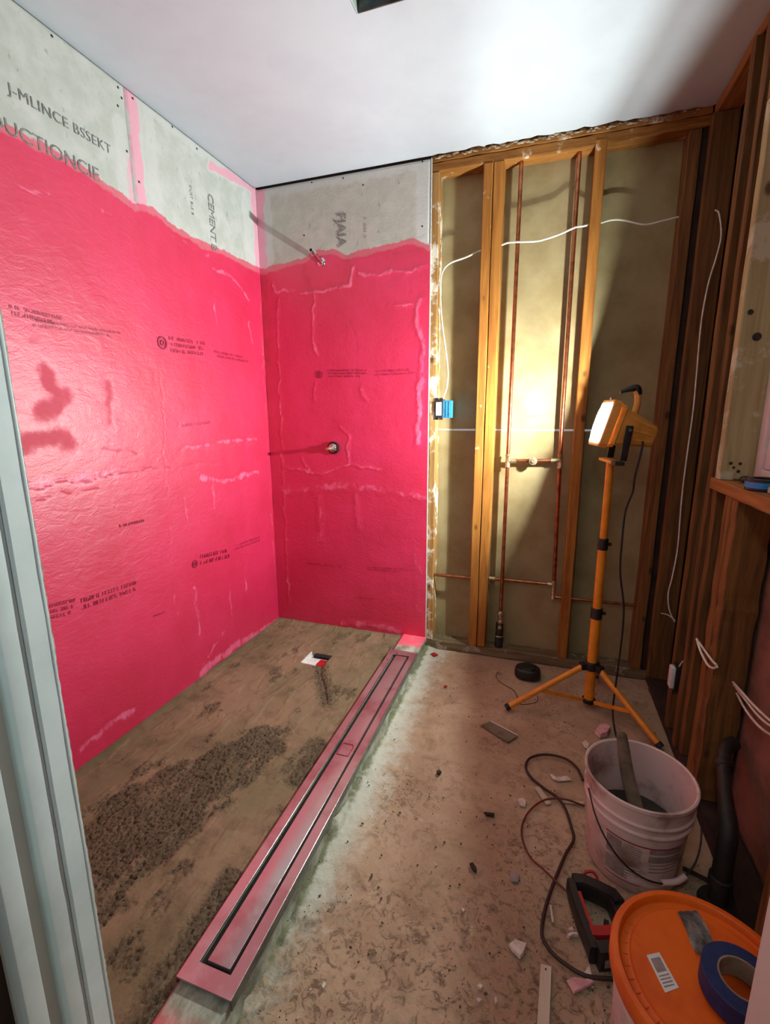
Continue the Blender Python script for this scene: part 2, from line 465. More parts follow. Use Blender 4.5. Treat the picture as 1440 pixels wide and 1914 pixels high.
def slab_mat():
    b = NB('dirty_concrete_slab')
    at = b.n('ShaderNodeAttribute', attribute_name='fld')
    sp = b.n('ShaderNodeSeparateColor'); b.l(at.outputs['Color'], sp.inputs[0])
    big = b.noise(2.6, 6, 0.65, None, 0.5)
    col = b.mix(b.ramp(big, 0.3, 0.7), s2l((190, 166, 138)), s2l((162, 135, 108)))
    col = b.mix(b.ramp(b.noise(10, 7, 0.7, None, 0.4), 0.5, 0.7, 0, 0.65), col, s2l((136, 112, 88)))
    col = b.mix(b.math('MULTIPLY', b.ramp(b.noise(36, 6, 0.75, None, 1.2), 0.48, 0.62), b.ramp(b.math('ADD', b.noise(3.5, 4, 0.6), b.math('MULTIPLY', sp.outputs[2], 0.25)), 0.42, 0.78, 0.08, 0.68)), col, s2l((76, 58, 44)))
    col = b.mix(b.ramp(b.noise(24, 6, 0.7, b.scale([1, 1, 1])), 0.26, 0.38, 0.55, 0), col, s2l((206, 192, 170)))
    # dried grout and greenish residue by the curb, plus painted lamp-lit strip
    gn = b.math('ADD', sp.outputs[0], b.math('MULTIPLY', b.math('SUBTRACT', b.noise(13, 7, 0.75), 0.5), 1.7))
    gn = b.math('MULTIPLY', gn, b.ramp(sp.outputs[0], 0.0, 0.35))
    col = b.mix(b.ramp(gn, 0.3, 1.0, 0, 0.85), col, s2l((200, 200, 186)))
    wn = b.math('ADD', sp.outputs[1], b.math('MULTIPLY', b.math('SUBTRACT', b.noise(22, 6, 0.7), 0.5), 1.0))
    col = b.mix(b.ramp(wn, 0.4, 0.75, 0, 0.85), col, s2l((104, 106, 72)))
    v = b.voronoi(70)
    dots = b.math('MULTIPLY', b.ramp(v, 0.1, 0.16, 1, 0), b.ramp(b.noise(9, 3, 0.6), 0.5, 0.6))
    col = b.mix(dots, col, s2l((44, 34, 26)))
    h = b.math('ADD', b.math('MULTIPLY', b.noise(45, 6, 0.7, None, 0.8), 1.0), b.math('MULTIPLY', b.noise(160, 4, 0.6), 0.4))
    return b.out(col, 0.88, 0.0, b.bump(h, 0.55, 0.006), **{'Specular IOR Level': 0.3})
M['slab'] = slab_mat()

def curb_mat():
    b = NB('curb_render')
    sx = b.n('ShaderNodeSeparateXYZ'); b.l(b.pos, sx.inputs[0])
    col = b.mix(b.ramp(b.noise(16, 6, 0.7, b.scale([1, 0.5, 1])), 0.35, 0.65), s2l((176, 178, 162)), s2l((118, 118, 98)))
    f = b.noise(22, 6, 0.7)
    # membrane brushed over the two ends of the top
    end = b.math('MAXIMUM', b.ramp(sx.outputs[1], -0.16, -0.09), b.ramp(sx.outputs[1], -1.78, -1.86))
    top = b.ramp(sx.outputs[2], 0.05, 0.066)
    m = b.math('MULTIPLY', b.math('MULTIPLY', end, top), b.ramp(f, 0.25, 0.5, 0.35, 1.0))
    col = b.mix(m, col, s2l((236, 84, 110)))
    inner = b.ramp(sx.outputs[0], 0.812, 0.80)
    col = b.mix(inner, col, s2l((132, 14, 40)))
    return b.out(col, 0.8, 0.0, b.bump(b.noise(50, 6, 0.7), 0.5, 0.005))
M['curb'] = curb_mat()

def emit_mat(name, col, s):
    m = bpy.data.materials.new(name); m.use_nodes = True
    nt = m.node_tree; nt.nodes.clear()
    e = nt.nodes.new('ShaderNodeEmission'); e.inputs[0].default_value = (*col, 1); e.inputs[1].default_value = s
    o = nt.nodes.new('ShaderNodeOutputMaterial'); nt.links.new(e.outputs[0], o.inputs[0])
    return m
M['lamp_reflector'] = emit_mat('lit_reflector', (1.0, 0.95, 0.82), 10.0)
def lit_glass_mat():
    m = bpy.data.materials.new('lit_lamp_glass'); m.use_nodes = True
    nt = m.node_tree; nt.nodes.clear()
    t = nt.nodes.new('ShaderNodeBsdfTransparent'); e = nt.nodes.new('ShaderNodeEmission'); a = nt.nodes.new('ShaderNodeAddShader'); o = nt.nodes.new('ShaderNodeOutputMaterial')
    e.inputs[0].default_value = (1.0, 0.96, 0.86, 1); e.inputs[1].default_value = 3.0
    nt.links.new(t.outputs[0], a.inputs[0]); nt.links.new(e.outputs[0], a.inputs[1]); nt.links.new(a.outputs[0], o.inputs[0])
    return m
M['lamp_glass'] = lit_glass_mat()

def glass_mat():
    m = bpy.data.materials.new('window_glass'); m.use_nodes = True
    nt = m.node_tree; nt.nodes.clear()
    t = nt.nodes.new('ShaderNodeBsdfTransparent'); g = nt.nodes.new('ShaderNodeBsdfGlossy'); g.inputs['Roughness'].default_value = 0.03
    fr = nt.nodes.new('ShaderNodeFresnel'); x = nt.nodes.new('ShaderNodeMixShader'); o = nt.nodes.new('ShaderNodeOutputMaterial')
    nt.links.new(fr.outputs[0], x.inputs[0]); nt.links.new(t.outputs[0], x.inputs[1]); nt.links.new(g.outputs[0], x.inputs[2]); nt.links.new(x.outputs[0], o.inputs[0])
    return m
M['glass'] = glass_mat()

# ------------------------------------------------------------------ the room
H = 2.44          # ceiling
RX = 2.03         # face of the studs of the right wall
SF = 0.013        # face of the studs of the back wall
YF = -1.89        # inner face of the doorway wall
JY = -0.816       # vertical board joint of the left wall
rng = random.Random(7)

# --- concrete floor
def make_floor():
    nx, ny = 190, 330
    xs = np.linspace(0.90, 2.16, nx); ys = np.linspace(-1.98, 0.12, ny)
    X, Y = np.meshgrid(xs, ys, indexing='ij')
    P = np.stack([X, Y, np.zeros_like(X)], -1)
    n1 = fbm(P, 5.0, 5, 3.1); n2 = fbm(P, 26.0, 5, 8.2); n3 = fbm(P, 80.0, 3, 1.7)
    curbd = X - 0.925 + 0.02 * n1
    rough = np.clip((-Y - 1.0) / 0.5, 0.15, 1.0)
    near = np.exp(-((curbd - 0.01) / 0.04) ** 2)
    Z = 0.0025 * n1 + 0.004 * n2 * rough + 0.0016 * n3 * rough + near * (0.006 + 0.008 * n2)
    Z = np.minimum(Z, 0.016) - 0.003
    P[..., 2] = Z
    A = np.zeros(P.shape[:2] + (4,)); A[..., 3] = 1
    A[..., 0] = np.clip(1.15 - curbd / 0.20, 0, 1) * np.clip((Y + 2.0) / 0.6, 0.25, 1)  # pale curb strip: grout residue with the lamp-lit zone painted in
    A[..., 1] = np.exp(-((curbd - 0.01) / 0.035) ** 2) * (0.75 + 0.5 * n1); A[..., 2] = np.clip((-Y - 0.9) / 0.7, 0, 1)
    o = grid_obj('floor', P, M['slab'], attr={'fld': A})
    return tag(o, kind='structure')
floor = make_floor()
o = box('floor_hall', 0.2, 3.0, -4.2, -1.985, -0.03, -0.002, M['slab'], bev=0.001); tag(o, kind='structure')
o = box('floor_slab_under_shower', -0.15, 0.92, -1.98, 0.12, -0.06, -0.004, M['slab'], bev=0.001); tag(o, kind='structure')

# --- mortar bed of the shower
ROUGH_LINE = [(0.390,-1.657,0.047),(0.385,-1.543,0.047),(0.411,-1.397,0.047),(0.452,-1.192,0.047),(0.548,-0.999,0.047),(0.580,-0.870,0.047)]
def make_pan():
    nx, ny = 250, 590
    xs = np.linspace(0.0, 0.7992, nx); ys = np.linspace(-1.885, 0.0, ny)
    X, Y = np.meshgrid(xs, ys, indexing='ij')
    P = np.stack([X, Y, np.zeros_like(X)], -1)
    n1 = fbm(P, 3.0, 4, 2.0); n2 = fbm(P * np.array([1, 0.5, 1]), 22.0, 4, 5.0); n3 = fbm(P, 95.0, 3, 9.0); n4 = fbm(P, 210.0, 2, 4.0)
    r = np.zeros_like(X)
    L = [(p[0], p[1]) for p in ROUGH_LINE]
    for (a, b), w0, w1 in zip(zip(L, L[1:]), (.17, .19, .19, .16, .11), (.19, .19, .16, .11, .04)):
        t = np.clip(((X - a[0]) * (b[0] - a[0]) + (Y - a[1]) * (b[1] - a[1])) / ((b[0] - a[0]) ** 2 + (b[1] - a[1]) ** 2), 0, 1)
        d = np.hypot(X - a[0] - t * (b[0] - a[0]), Y - a[1] - t * (b[1] - a[1]))
        r = np.maximum(r, np.clip((w0 + (w1 - w0) * t + 0.06 * n1 + 0.05 * n2 - d) / 0.055, 0, 1))
    smear = np.clip((fbm(P * np.array([1.0, 0.35, 1]), 16.0, 4, 21.0) - 0.16) * 6, 0, 1)
    r = r * (1 - 0.4 * smear)
    edge = seg_dist(X, Y, [(0.77, -1.82), (0.76, -1.2), (0.75, -0.9)])
    r = np.maximum(r, np.clip(1.3 - edge / 0.05, 0, 1) * np.clip(n1 * 4 + 0.6, 0, 1))
    crack = seg_dist(X, Y, [(0.50, -0.43), (0.53, -0.50), (0.60, -0.60), (0.66, -0.70)])
    r = np.maximum(r, np.clip(1.2 - crack / 0.06, 0, 1) * 0.8)
    speck = np.clip((fbm(P * np.array([1.0, 0.5, 1]), 12.0, 5, 12.0) - 0.2) * 2.6, 0, 1) * 0.7
    r = np.clip(np.maximum(r, speck), 0, 1)
    pits = np.clip((n3 - 0.10) * 2.6, 0, 1) + np.clip((n4 - 0.12) * 2.4, 0, 1) * 0.55
    wall = np.exp(-(np.minimum(X, -Y) / 0.03) ** 2)
    slope = 0.010 * np.clip(np.hypot(X - 0.45, (Y + 0.38)) / 1.4, 0, 1)
    Z = 0.043 + slope + 0.0018 * n1 + 0.0022 * n2 * 0.6 + r * (0.002 - 0.0075 * pits) + wall * 0.006 + 0.0025 * smear - np.exp(-(crack / 0.006) ** 2) * 0.008
    # recess round the drain
    dr = np.maximum(np.abs(X - 0.445) / 0.062, np.abs(Y + 0.37) / 0.058)
    Z = np.where(dr < 1.0, Z - 0.03, Z)
    P[..., 2] = Z
    A = np.zeros(P.shape[:2] + (4,)); A[..., 3] = 1
    A[..., 0] = r; A[..., 1] = np.clip(wall * (0.6 + n1), 0, 1); A[..., 2] = smear
    o = grid_obj('mortar_bed', P, M['pan'], attr={'fld': A})
    return tag(o, 'rough brown wet mortar bed sloped over the shower floor between pink walls', 'shower pan')
make_pan()

# --- ceiling with a hole for the fan, ragged edge over the open studs
def make_ceiling():
    hx0, hx1, hy0, hy1 = 0.895, 1.17, -1.10, -0.822
    xs = sorted(set([-0.02, hx0, hx1, 2.10] + list(np.linspace(-0.02, 2.10, 70))))
    ys = sorted(set([-1.99, hy0, hy1, 0.0] + list(np.linspace(-1.99, 0.0, 12))))
    bm = bmesh.new(); g = {}
    rr = random.Random(3)
    for i, x in enumerate(xs):
        for j, y in enumerate(ys):
            xx, yy = x, y
            if j == len(ys) - 1:
                yy = 0.006 + (rr.uniform(-0.012, 0.008) if x > 0.95 else 0)
            if i == len(xs) - 1: xx = 2.045 + rr.uniform(-0.012, 0.012)
            g[i, j] = bm.verts.new((xx, yy, H))
    for i in range(len(xs) - 1):
        for j in range(len(ys) - 1):
            cx, cy = (xs[i] + xs[i + 1]) / 2, (ys[j] + ys[j + 1]) / 2
            if hx0 < cx < hx1 and hy0 < cy < hy1: continue
            bm.faces.new((g[i, j], g[i, j + 1], g[i + 1, j + 1], g[i + 1, j]))
    ex = bmesh.ops.extrude_face_region(bm, geom=list(bm.faces))
    for v in ex['geom']:
        if isinstance(v, bmesh.types.BMVert): v.co.z += 0.013
    o = bm_obj('ceiling', bm, M['ceiling'])
    o.data.materials.append(M['ceiling_core'])
    for p in o.data.polygons:
        if abs(p.normal.z) < 0.5 and (p.center.y > -0.05 or p.center.x > 2.0): p.material_index = 1
    tag(o, kind='structure')
    # broken plaster clinging along the exposed edge
    bm = bmesh.new()
    for k in range(95):
        x = 0.95 + 1.05 * k / 95 + rr.uniform(-0.004, 0.004)
        s = rr.uniform(0.003, 0.008)
        bmesh.ops.create_icosphere(bm, subdivisions=1, radius=s, matrix=Matrix.Translation((x, 0.010 + rr.uniform(-0.004, 0.004), H - 0.004 - rr.uniform(0, 0.010))) @ Matrix.Diagonal((1.6, 0.6, 0.7, 1)))
    c = bm_obj('plaster_crumbs', bm, M['ceiling_core'], o); c['kind'] = 'stuff'
    return (hx0, hx1, hy0, hy1)
HOLE = make_ceiling()
o = box('ceiling_void', -0.05, 2.25, -2.0, 0.15, 2.70, 2.72, M['felt_gap_shade'], bev=0.002); tag(o, kind='structure')

fan = thing('fan_housing', (1.03, -0.96, 2.44), 'grey metal bath fan housing set in the square ceiling opening', 'fan housing')
hx0, hx1, hy0, hy1 = HOLE
box('side_panel', hx0 + 0.003, hx0 + 0.006, hy0 + 0.003, hy1 - 0.003, 2.437, 2.60, M['fan_white'], fan, 0.0008)
box('side_panel', hx1 - 0.006, hx1 - 0.003, hy0 + 0.003, hy1 - 0.003, 2.437, 2.60, M['fan_metal'], fan, 0.0008)
box('back_panel', hx0 + 0.006, hx1 - 0.006, hy1 - 0.007, hy1 - 0.003, 2.437, 2.60, M['fan_metal'], fan, 0.0008)
box('front_panel', hx0 + 0.006, hx1 - 0.006, hy0 + 0.003, hy0 + 0.007, 2.437, 2.60, M['fan_metal'], fan, 0.0008)
box('top_panel', hx0 + 0.003, hx1 - 0.003, hy0 + 0.003, hy1 - 0.003, 2.60, 2.604, M['felt_gap_shade'], fan, 0.0008)
tube('duct_wire', [(0.915, -1.0, 2.50), (0.93, -0.92, 2.49), (0.922, -0.86, 2.52), (0.925, -0.84, 2.59)], 0.006, M['blue_plastic'], fan, 8, 5)  # blue light on the wire is put into its colour

# --- boards of the shower walls
LEFT_EDGE = [(-1.434,2.060),(-1.361,2.075),(-1.281,2.087),(-1.192,2.093),(-1.110,2.090),(-1.037,2.093),(-0.938,2.077),(-0.827,2.056),(-0.722,2.079),(-0.612,2.045),(-0.449,2.042),(-0.297,2.052),(-0.069,2.054)]
BACK_EDGE = [(-0.053,2.062),(0.036,2.051),(0.176,2.068),(0.276,2.079),(0.326,2.109),(0.437,2.102),(0.494,2.071),(0.651,2.086),(0.775,2.101),(0.841,2.108),(0.928,2.068)]
LEFT_PALE = [([(-0.387,1.948),(-0.228,1.935),(-0.122,1.871)], .012, 1), ([(-0.400,1.846),(-0.399,1.694)], .012, .8), ([(-0.134,1.764),(-0.123,1.646)], .012, 1), ([(-1.354,1.071),(-1.264,1.073),(-1.169,1.073),(-1.049,1.076)], .03, .85),
  ([(-0.732,1.129),(-0.484,1.154),(-0.126,1.157)], .012, .9), ([(-0.596,1.003),(-0.426,0.961),(-0.135,0.975)], .016, 1), ([(-0.709,0.927),(-0.710,0.793)], .012, .8), ([(-0.506,0.971),(-0.517,0.815)], .012, .8),
  ([(-0.446,0.420),(-0.443,0.256)], .012, .8), ([(-0.696,0.496),(-0.690,0.252)], .014, .8), ([(-0.310,0.478),(-0.307,0.323)], .010, .8), ([(-1.330,0.120),(-1.218,0.141),(-1.097,0.128)], .02, 1),
  ([(-0.712,0.074),(-0.393,0.079),(-0.014,0.027)], .03, 1), ([(-0.777,1.467),(-0.797,1.100),(-0.824,0.543),(-0.825,0.290)], .007, .6), ([(-0.516,0.199),(-0.688,0.112)], .012, .8), ([(-1.173,1.433),(-1.117,1.420),(-1.049,1.315)], .04, .5),
  ([(-1.347,1.247),(-1.240,1.235)], .015, .7), ([(-1.247,1.938),(-1.165,1.953)], .008, .8), ([(-0.975,1.973),(-0.943,1.968)], .008, .8), ([(-1.201,2.083),(-1.075,2.083),(-0.852,2.053)], .008, .7), ([(-0.704,2.005),(-0.420,1.989)], .008, .6),
  ([(-0.011,2.001),(-0.029,1.062),(-0.023,0.251)], .008, .7), ([(-1.268,1.278),(-1.171,1.189),(-1.338,1.149)], .03, .45), ([(-1.040,0.533),(-1.053,0.402)], .02, .35)]
LEFT_DARK = [([(-1.259,1.425),(-1.250,1.378),(-1.222,1.354)], .03, 1), ([(-1.291,1.295),(-1.237,1.312),(-1.208,1.346)], .04, .9), ([(-1.362,1.203),(-1.224,1.218),(-1.210,1.191)], .04, 1), ([(-1.036,1.399),(-1.050,1.258)], .02, .8),
  ([(-1.353,1.031),(-1.133,1.032)], .004, 1.2), ([(-1.355,1.065),(-1.209,1.065),(-0.939,1.071),(-0.770,1.071)], .005, 1.2), ([(-0.740,1.068),(-0.456,1.056)], .005, 1), ([(-1.092,1.169),(-0.929,1.143)], .008, .8), ([(-0.736,1.095),(-0.699,1.133),(-0.128,1.134)], .02, .5),
  ([(-1.284,1.502),(-1.214,1.575)], .03, .4)]
BACK_PALE = [([(0.067,1.971),(0.087,1.930),(0.200,1.926)], .010, .9), ([(0.240,1.910),(0.355,1.908),(0.520,1.925),(0.536,2.005)], .009, 1), ([(0.570,1.968),(0.706,1.967),(0.908,1.970)], .012, .9), ([(0.324,1.910),(0.295,1.715),(0.318,1.592)], .009, .9),
  ([(0.883,1.828),(0.871,1.731),(0.899,1.630),(0.893,1.426),(0.884,1.133)], .020, 1), ([(0.442,1.224),(0.494,1.162),(0.484,1.034)], .007, 1), ([(0.560,1.412),(0.590,1.357)], .012, .8), ([(0.306,1.454),(0.296,1.356)], .008, .8), ([(0.083,0.994),(0.320,0.958),(0.484,1.017),(0.670,0.999)], .010, .9),
  ([(0.075,0.850),(0.449,0.897),(0.699,0.887),(0.922,0.854)], .03, .7), ([(0.298,0.823),(0.306,0.572)], .02, .7), ([(0.528,0.850),(0.541,0.668)], .02, .7), ([(0.427,0.074),(0.630,0.093),(0.784,0.070)], .02, .9), ([(0.095,1.889),(0.079,1.212),(0.073,0.147)], .006, .9),
  ([(0.748,2.104),(0.920,2.094)], .01, .4), ([(0.206,1.033),(0.247,0.974)], .008, .9), ([(0.719,1.809),(0.857,1.806)], .008, .8), ([(0.881,0.529),(0.899,0.190)], .03, .5), ([(0.078,2.036),(0.190,2.039)], .02, .5)]
BACK_DARK = [([(0.516,1.754),(0.553,1.648),(0.543,1.475)], .005, .9), ([(0.268,2.031),(0.279,1.927),(0.476,1.923),(0.509,2.058)], .03, .6), ([(0.595,2.054),(0.894,2.042)], .02, .6), ([(0.247,1.212),(0.322,1.006)], .04, .35), ([(0.010,2.003),(-0.029,0.902)], .04, .8)]

def field(U, V, edge, pale, dark, strips):
    Q = np.stack([U, V, np.zeros_like(U)], -1)
    U0, V0 = U, V
    eu = np.array([e[0] for e in edge]); ev = np.array([e[1] for e in edge])
    A = np.zeros(U.shape + (4,))
    A[..., 0] = np.interp(U, eu, ev) - V
    U = U + 0.016 * fbm(Q, 13.0, 3, 31.0); V = V + 0.016 * fbm(Q, 13.0, 3, 47.0)
    for line, w, k in pale:
        A[..., 2] = np.maximum(A[..., 2], k * np.clip(1.35 - seg_dist(U, V, line) / w, 0, 1))
    for line, w, k in dark:
        A[..., 3] = np.maximum(A[..., 3], k * np.clip(1.35 - seg_dist(U, V, line) / w, 0, 1))
    for line, w, k in strips:
        A[..., 1] = np.maximum(A[..., 1], k * np.clip(1.5 - seg_dist(U, V, line) / w, 0, 1))
    return A

LEFT_STRIPS = [([(JY + 0.03, 2.44), (JY + 0.03, 2.0)], .030, 2.0), ([(JY - 0.015, 2.2), (JY - 0.02, 1.95)], .02, 1.7), ([(JY + 0.10, 2.44), (JY + 0.10, 1.9)], .035, 1.0),
               ([(-0.02, 2.44), (-0.02, 1.9)], .028, 2.0), ([(-0.354,2.380),(-0.174,2.405),(-0.029,2.424)], .02, 2.0), ([(-0.09, 2.35), (-0.09, 1.9)], .04, 1.0), ([(-0.7, 2.41), (-0.2, 2.41)], .02, .8), ([(JY - 0.04, 2.3), (JY - 0.05, 2.05)], .03, 1.0)]
BACK_STRIPS = [([(0.02, 2.44), (0.02, 1.9)], .035, 2.0), ([(0.0, 2.425), (0.93, 2.425)], .045, 1.0), ([(0.90, 2.44), (0.90, 1.9)], .045, 1.0), ([(0.07, 2.4), (0.07, 2.0)], .02, .8)]

def wall_panel(name, axis, u0, u1, v0, v1, mat, parent, edge, pale, dark, strips, step=0.008, seed=0.0, gap=0.0012):
    nu = max(3, int((u1 - u0) / step)); nv = max(3, int((v1 - v0) / step))
    U, V = np.meshgrid(np.linspace(u0, u1, nu), np.linspace(v0, v1, nv), indexing='ij')
    A = field(U, V, edge, pale, dark, strips)
    Q = np.stack([U, V, np.zeros_like(U)], -1)
    D = 0.0012 * fbm(Q, 6.0, 3, seed) + 0.0010 * A[..., 2] - 0.0008 * A[..., 3]
    rim = np.minimum(np.minimum(U - u0, u1 - U), np.minimum(V - v0, v1 - V))
    bare = (rim < 1e-6) & (A[..., 0] < 0.0) & ~((U > -0.001) & (U < 0.001))         # bare returned edge of the board; the membrane bridges the joints
    D = np.where(bare, -0.010, D)
    U = np.where(bare & (U <= u0 + 1e-6), U + gap, np.where(bare & (U >= u1 - 1e-6), U - gap, U))
    if axis == 'x':
        P = np.stack([D, U, V], -1)[:, ::-1]
        A = A[:, ::-1]
    else:
        P = np.stack([U, -D, V], -1)
    return grid_obj(name, P, mat, parent, {'fld': A})

wall_left = box('wall_left', -0.11, -0.011, -1.98, 0.10, 0.0, 2.70, M['felt_gap_shade'], bev=0.001); tag(wall_left, kind='structure')
ZJ = 1.055
g = 0.0012
LB = {}
for nm, (u0, u1, v0, v1) in {'ul': (-1.885, JY, ZJ, 2.437), 'ur': (JY, -0.0005, ZJ, 2.437), 'll': (-1.885, JY, 0.02, ZJ), 'lr': (JY, -0.0005, 0.02, ZJ)}.items():
    LB[nm] = wall_panel('cement_board', 'x', u0, u1, v0, v1, M['board_left'], wall_left, LEFT_EDGE, LEFT_PALE, LEFT_DARK, LEFT_STRIPS, seed=3.0)

wall_back = box('wall_back', -0.11, 0.93, 0.0135, 0.10, 0.0, 2.70, M['felt_gap_shade'], bev=0.001); tag(wall_back, kind='structure')
BW = 0.932
BB = {}
for nm, (v0, v1) in {'u': (0.9, 2.430), 'l': (0.02, 0.9)}.items():
    BB[nm] = wall_panel('cement_board', 'y', 0.0005, BW, v0, v1, M['board_back'], wall_back, BACK_EDGE, BACK_PALE, BACK_DARK, BACK_STRIPS, seed=8.0)
box('board_end', BW - 0.001, BW + 0.003, 0.0003, 0.0128, 0.03, 2.430, M['board_edge'], wall_back, 0.0008)

# screws
def screw(parent, p, n):
    n = Vector(n)
    a = n.orthogonal().normalized(); b = n.cross(a)
    bm = bmesh.new()
    vs = [bm.verts.new(Vector(p) + (a * math.cos(t) + b * math.sin(t)) * 0.0042) for t in [2 * math.pi * k / 8 for k in range(8)]]
    c = bm.verts.new(Vector(p) + n * 0.0015)
    for k in range(8): bm.faces.new((vs[k], vs[(k + 1) % 8], c))
    return bm_obj('screw', bm, M['screw'], parent)
for y, z in [(-1.083,2.415),(-0.846,2.413),(-0.834,2.387),(-0.782,2.414),(-0.855,2.352),(-0.586,2.422),(-0.835,2.220),(-0.791,2.139),(-0.444,2.410)]:
    screw(LB['ul'] if y < JY else LB['ur'], (0.0012, y, z), (1, 0, 0))
for x, z in [(0.324,2.416),(0.631,2.427),(0.890,2.421),(0.494,2.410),(0.271,2.182),(0.893,2.150),(0.597,2.366)]:
    screw(BB['u'], (x, -0.0012, z), (0, -1, 0))

# printed lettering on the boards
def lettering(txt, origin, right, up, height, mat, parent, space=1.0):
    cu = bpy.data.curves.new('print_curve', 'FONT')
    cu.body = txt; cu.size = height / 0.7; cu.space_character = space; cu.resolution_u = 3
    ob = bpy.data.objects.new('print_tmp', cu); COL.objects.link(ob)
    dg = bpy.context.evaluated_depsgraph_get()
    me0 = ob.evaluated_get(dg).to_mesh()
    R, Uv = Vector(right), Vector(up)
    vs = [Vector(origin) + R * v.co.x + Uv * v.co.y for v in me0.vertices]
    fs = [tuple(p.vertices) for p in me0.polygons]
    ob.evaluated_get(dg).to_mesh_clear()
    bpy.data.objects.remove(ob); bpy.data.curves.remove(cu)
    return mesh_obj('print', vs, fs, mat, parent)

def scribble(origin, right, up, width, height, lines, mat, parent, seed=0, thin=1.0, name='print'):
    """lines of print too small and faded to read: short broken strokes"""
    r = random.Random(seed)
    R, Uv = Vector(right), Vector(up)
    vs, fs = [], []
    def q(x0, x1, y0, y1):
        b = len(vs)
        for x, y in ((x0, y0), (x1, y0), (x1, y1), (x0, y1)): vs.append(Vector(origin) + R * x + Uv * y)
        fs.append((b, b + 1, b + 2, b + 3))
    lh = height / lines
    for k in range(lines):
        x = r.uniform(0, 0.04) * width; end = width * r.uniform(0.75, 1.0)
        y0 = height - (k + 1) * lh + lh * 0.2; h = lh * 0.6; t = h * 0.17 * thin
        while x < end:
            w = h * r.uniform(0.45, 0.75)
            if r.random() < 0.13: x += w; continue
            s = r.random()
            if s < 0.75: q(x, x + t, y0, y0 + h)
            if s > 0.3: q(x + w - t, x + w, y0, y0 + h * r.choice((0.6, 1.0)))
            yy = y0 + h * r.choice((0, 0.42, 0.83)); q(x + t, x + w - t, yy, yy + t)
            if r.random() < 0.5:
                yy = y0 + h * r.choice((0, 0.42, 0.83)) + t * 0.02; q(x + t, x + w - t, yy + 0.0001, yy + t)
            x += w + h * 0.2
    return mesh_obj(name, vs, fs, mat, parent)

EX, EY, EZ = Vector((1, 0, 0)), Vector((0, 1, 0)), Vector((0, 0, 1))
ofs = 0.0022
lettering('J-MLINCE BSSEKT', (ofs, -1.245, 2.176), EY, EZ, 0.029, M['ink'], LB['ul'], 1.08)
lettering('DUCTIONCIE', (ofs, -1.315, 2.066), EY, EZ, 0.040, M['ink'], LB['ul'], 1.0)
lettering('CEMENT B', (ofs, -0.394, 2.262), -EZ, EY, 0.038, M['ink'], LB['ur'], 0.9)
lettering('CUST BLS B', (ofs, -0.512, 2.245), -EZ, EY, 0.014, M['ink'], LB['ur'], 1.15)
lettering('FJAIA', (0.455, -ofs, 2.262), -EZ, EX, 0.050, M['ink'], BB['u'], 0.95)
lettering('0  OBE D', (0.598, -ofs, 2.225), -EZ, EX, 0.013, M['ink'], BB['u'], 1.3)

def ring_mark(c, right, up, r, mat, parent):
    bm = bmesh.new(); R, Uv = Vector(right), Vector(up)
    for r0, r1 in ((r, r * 0.72), (r * 0.45, r * 0.2)):
        a = [bm.verts.new(Vector(c) + (R * math.cos(t) + Uv * math.sin(t)) * r0) for t in [2 * math.pi * k / 20 for k in range(20)]]
        b = [bm.verts.new(Vector(c) + (R * math.cos(t) + Uv * math.sin(t)) * r1) for t in [2 * math.pi * k / 20 for k in range(20)]]
        for k in range(20): bm.faces.new((a[k], a[(k + 1) % 20], b[(k + 1) % 20], b[k]))
    o = bm_obj('stamp_mark', bm, mat, parent); return o

def lscrib(px0, px1, h, n, seed, thin=1.0, mat='ink_pink'):
    (y0, z0), (y1, z1) = px0, px1
    d = Vector((0, y1 - y0, z1 - z0)); w = d.length; d.normalize()
    up = EX.cross(d)
    key = ('u' if z0 > ZJ else 'l') + ('l' if y0 < JY else 'r')
    scribble((ofs + 0.0006, y0, z0), d, up, w, h, n, M[mat], LB[key], seed, thin)
def bscrib(px0, px1, h, n, seed, thin=1.0, mat='ink_pink'):
    (x0, z0), (x1, z1) = px0, px1
    d = Vector((x1 - x0, 0, z1 - z0)); w = d.length; d.normalize()
    up = d.cross(EY) * -1 if d.cross(EY).z < 0 else d.cross(EY)
    scribble((x0, -ofs - 0.0006, z0), d, up, w, h, n, M[mat], BB['u' if z0 > 0.9 else 'l'], seed, thin)
lscrib((-1.337,1.568), (-1.176,1.562), 0.035, 2, 1); lscrib((-1.277,1.546), (-0.950,1.558), 0.028, 2, 2, .8)
lscrib((-0.715,1.537), (-0.466,1.547), 0.07, 3, 3); lscrib((-0.436,1.550), (-0.143,1.549), 0.036, 2, 4)
lscrib((-1.062,0.868), (-0.931,0.864), 0.018, 1, 5, 1.6)
lscrib((-0.658,0.593), (-0.430,0.562), 0.06, 2, 6); lscrib((-0.391,0.591), (-0.101,0.580), 0.035, 2, 7, .8)
lscrib((-1.364,0.629), (-1.277,0.615), 0.06, 3, 8); lscrib((-1.257,0.616), (-0.962,0.598), 0.05, 2, 9)
lscrib((-0.955,0.462), (-0.883,0.455), 0.012, 1, 10); lscrib((-0.687,1.230), (-0.480,1.244), 0.02, 1, 11, .6)
a = (-0.754,1.572); ring_mark((ofs + .0006, a[0], a[1]), EY, EZ, 0.026, M['ink_pink'], LB['ur'])
a = (-0.685,0.612); ring_mark((ofs + .0006, a[0], a[1]), EY, EZ, 0.018, M['ink_pink'], LB['lr'])
bscrib((0.377,1.477), (0.615,1.470), 0.045, 3, 21); bscrib((0.645,1.475), (0.887,1.478), 0.034, 2, 22, .8)
a = (0.330,1.495); ring_mark((a[0], -ofs - .0006, a[1]), EX, EZ, 0.019, M['ink_pink'], BB['u'])
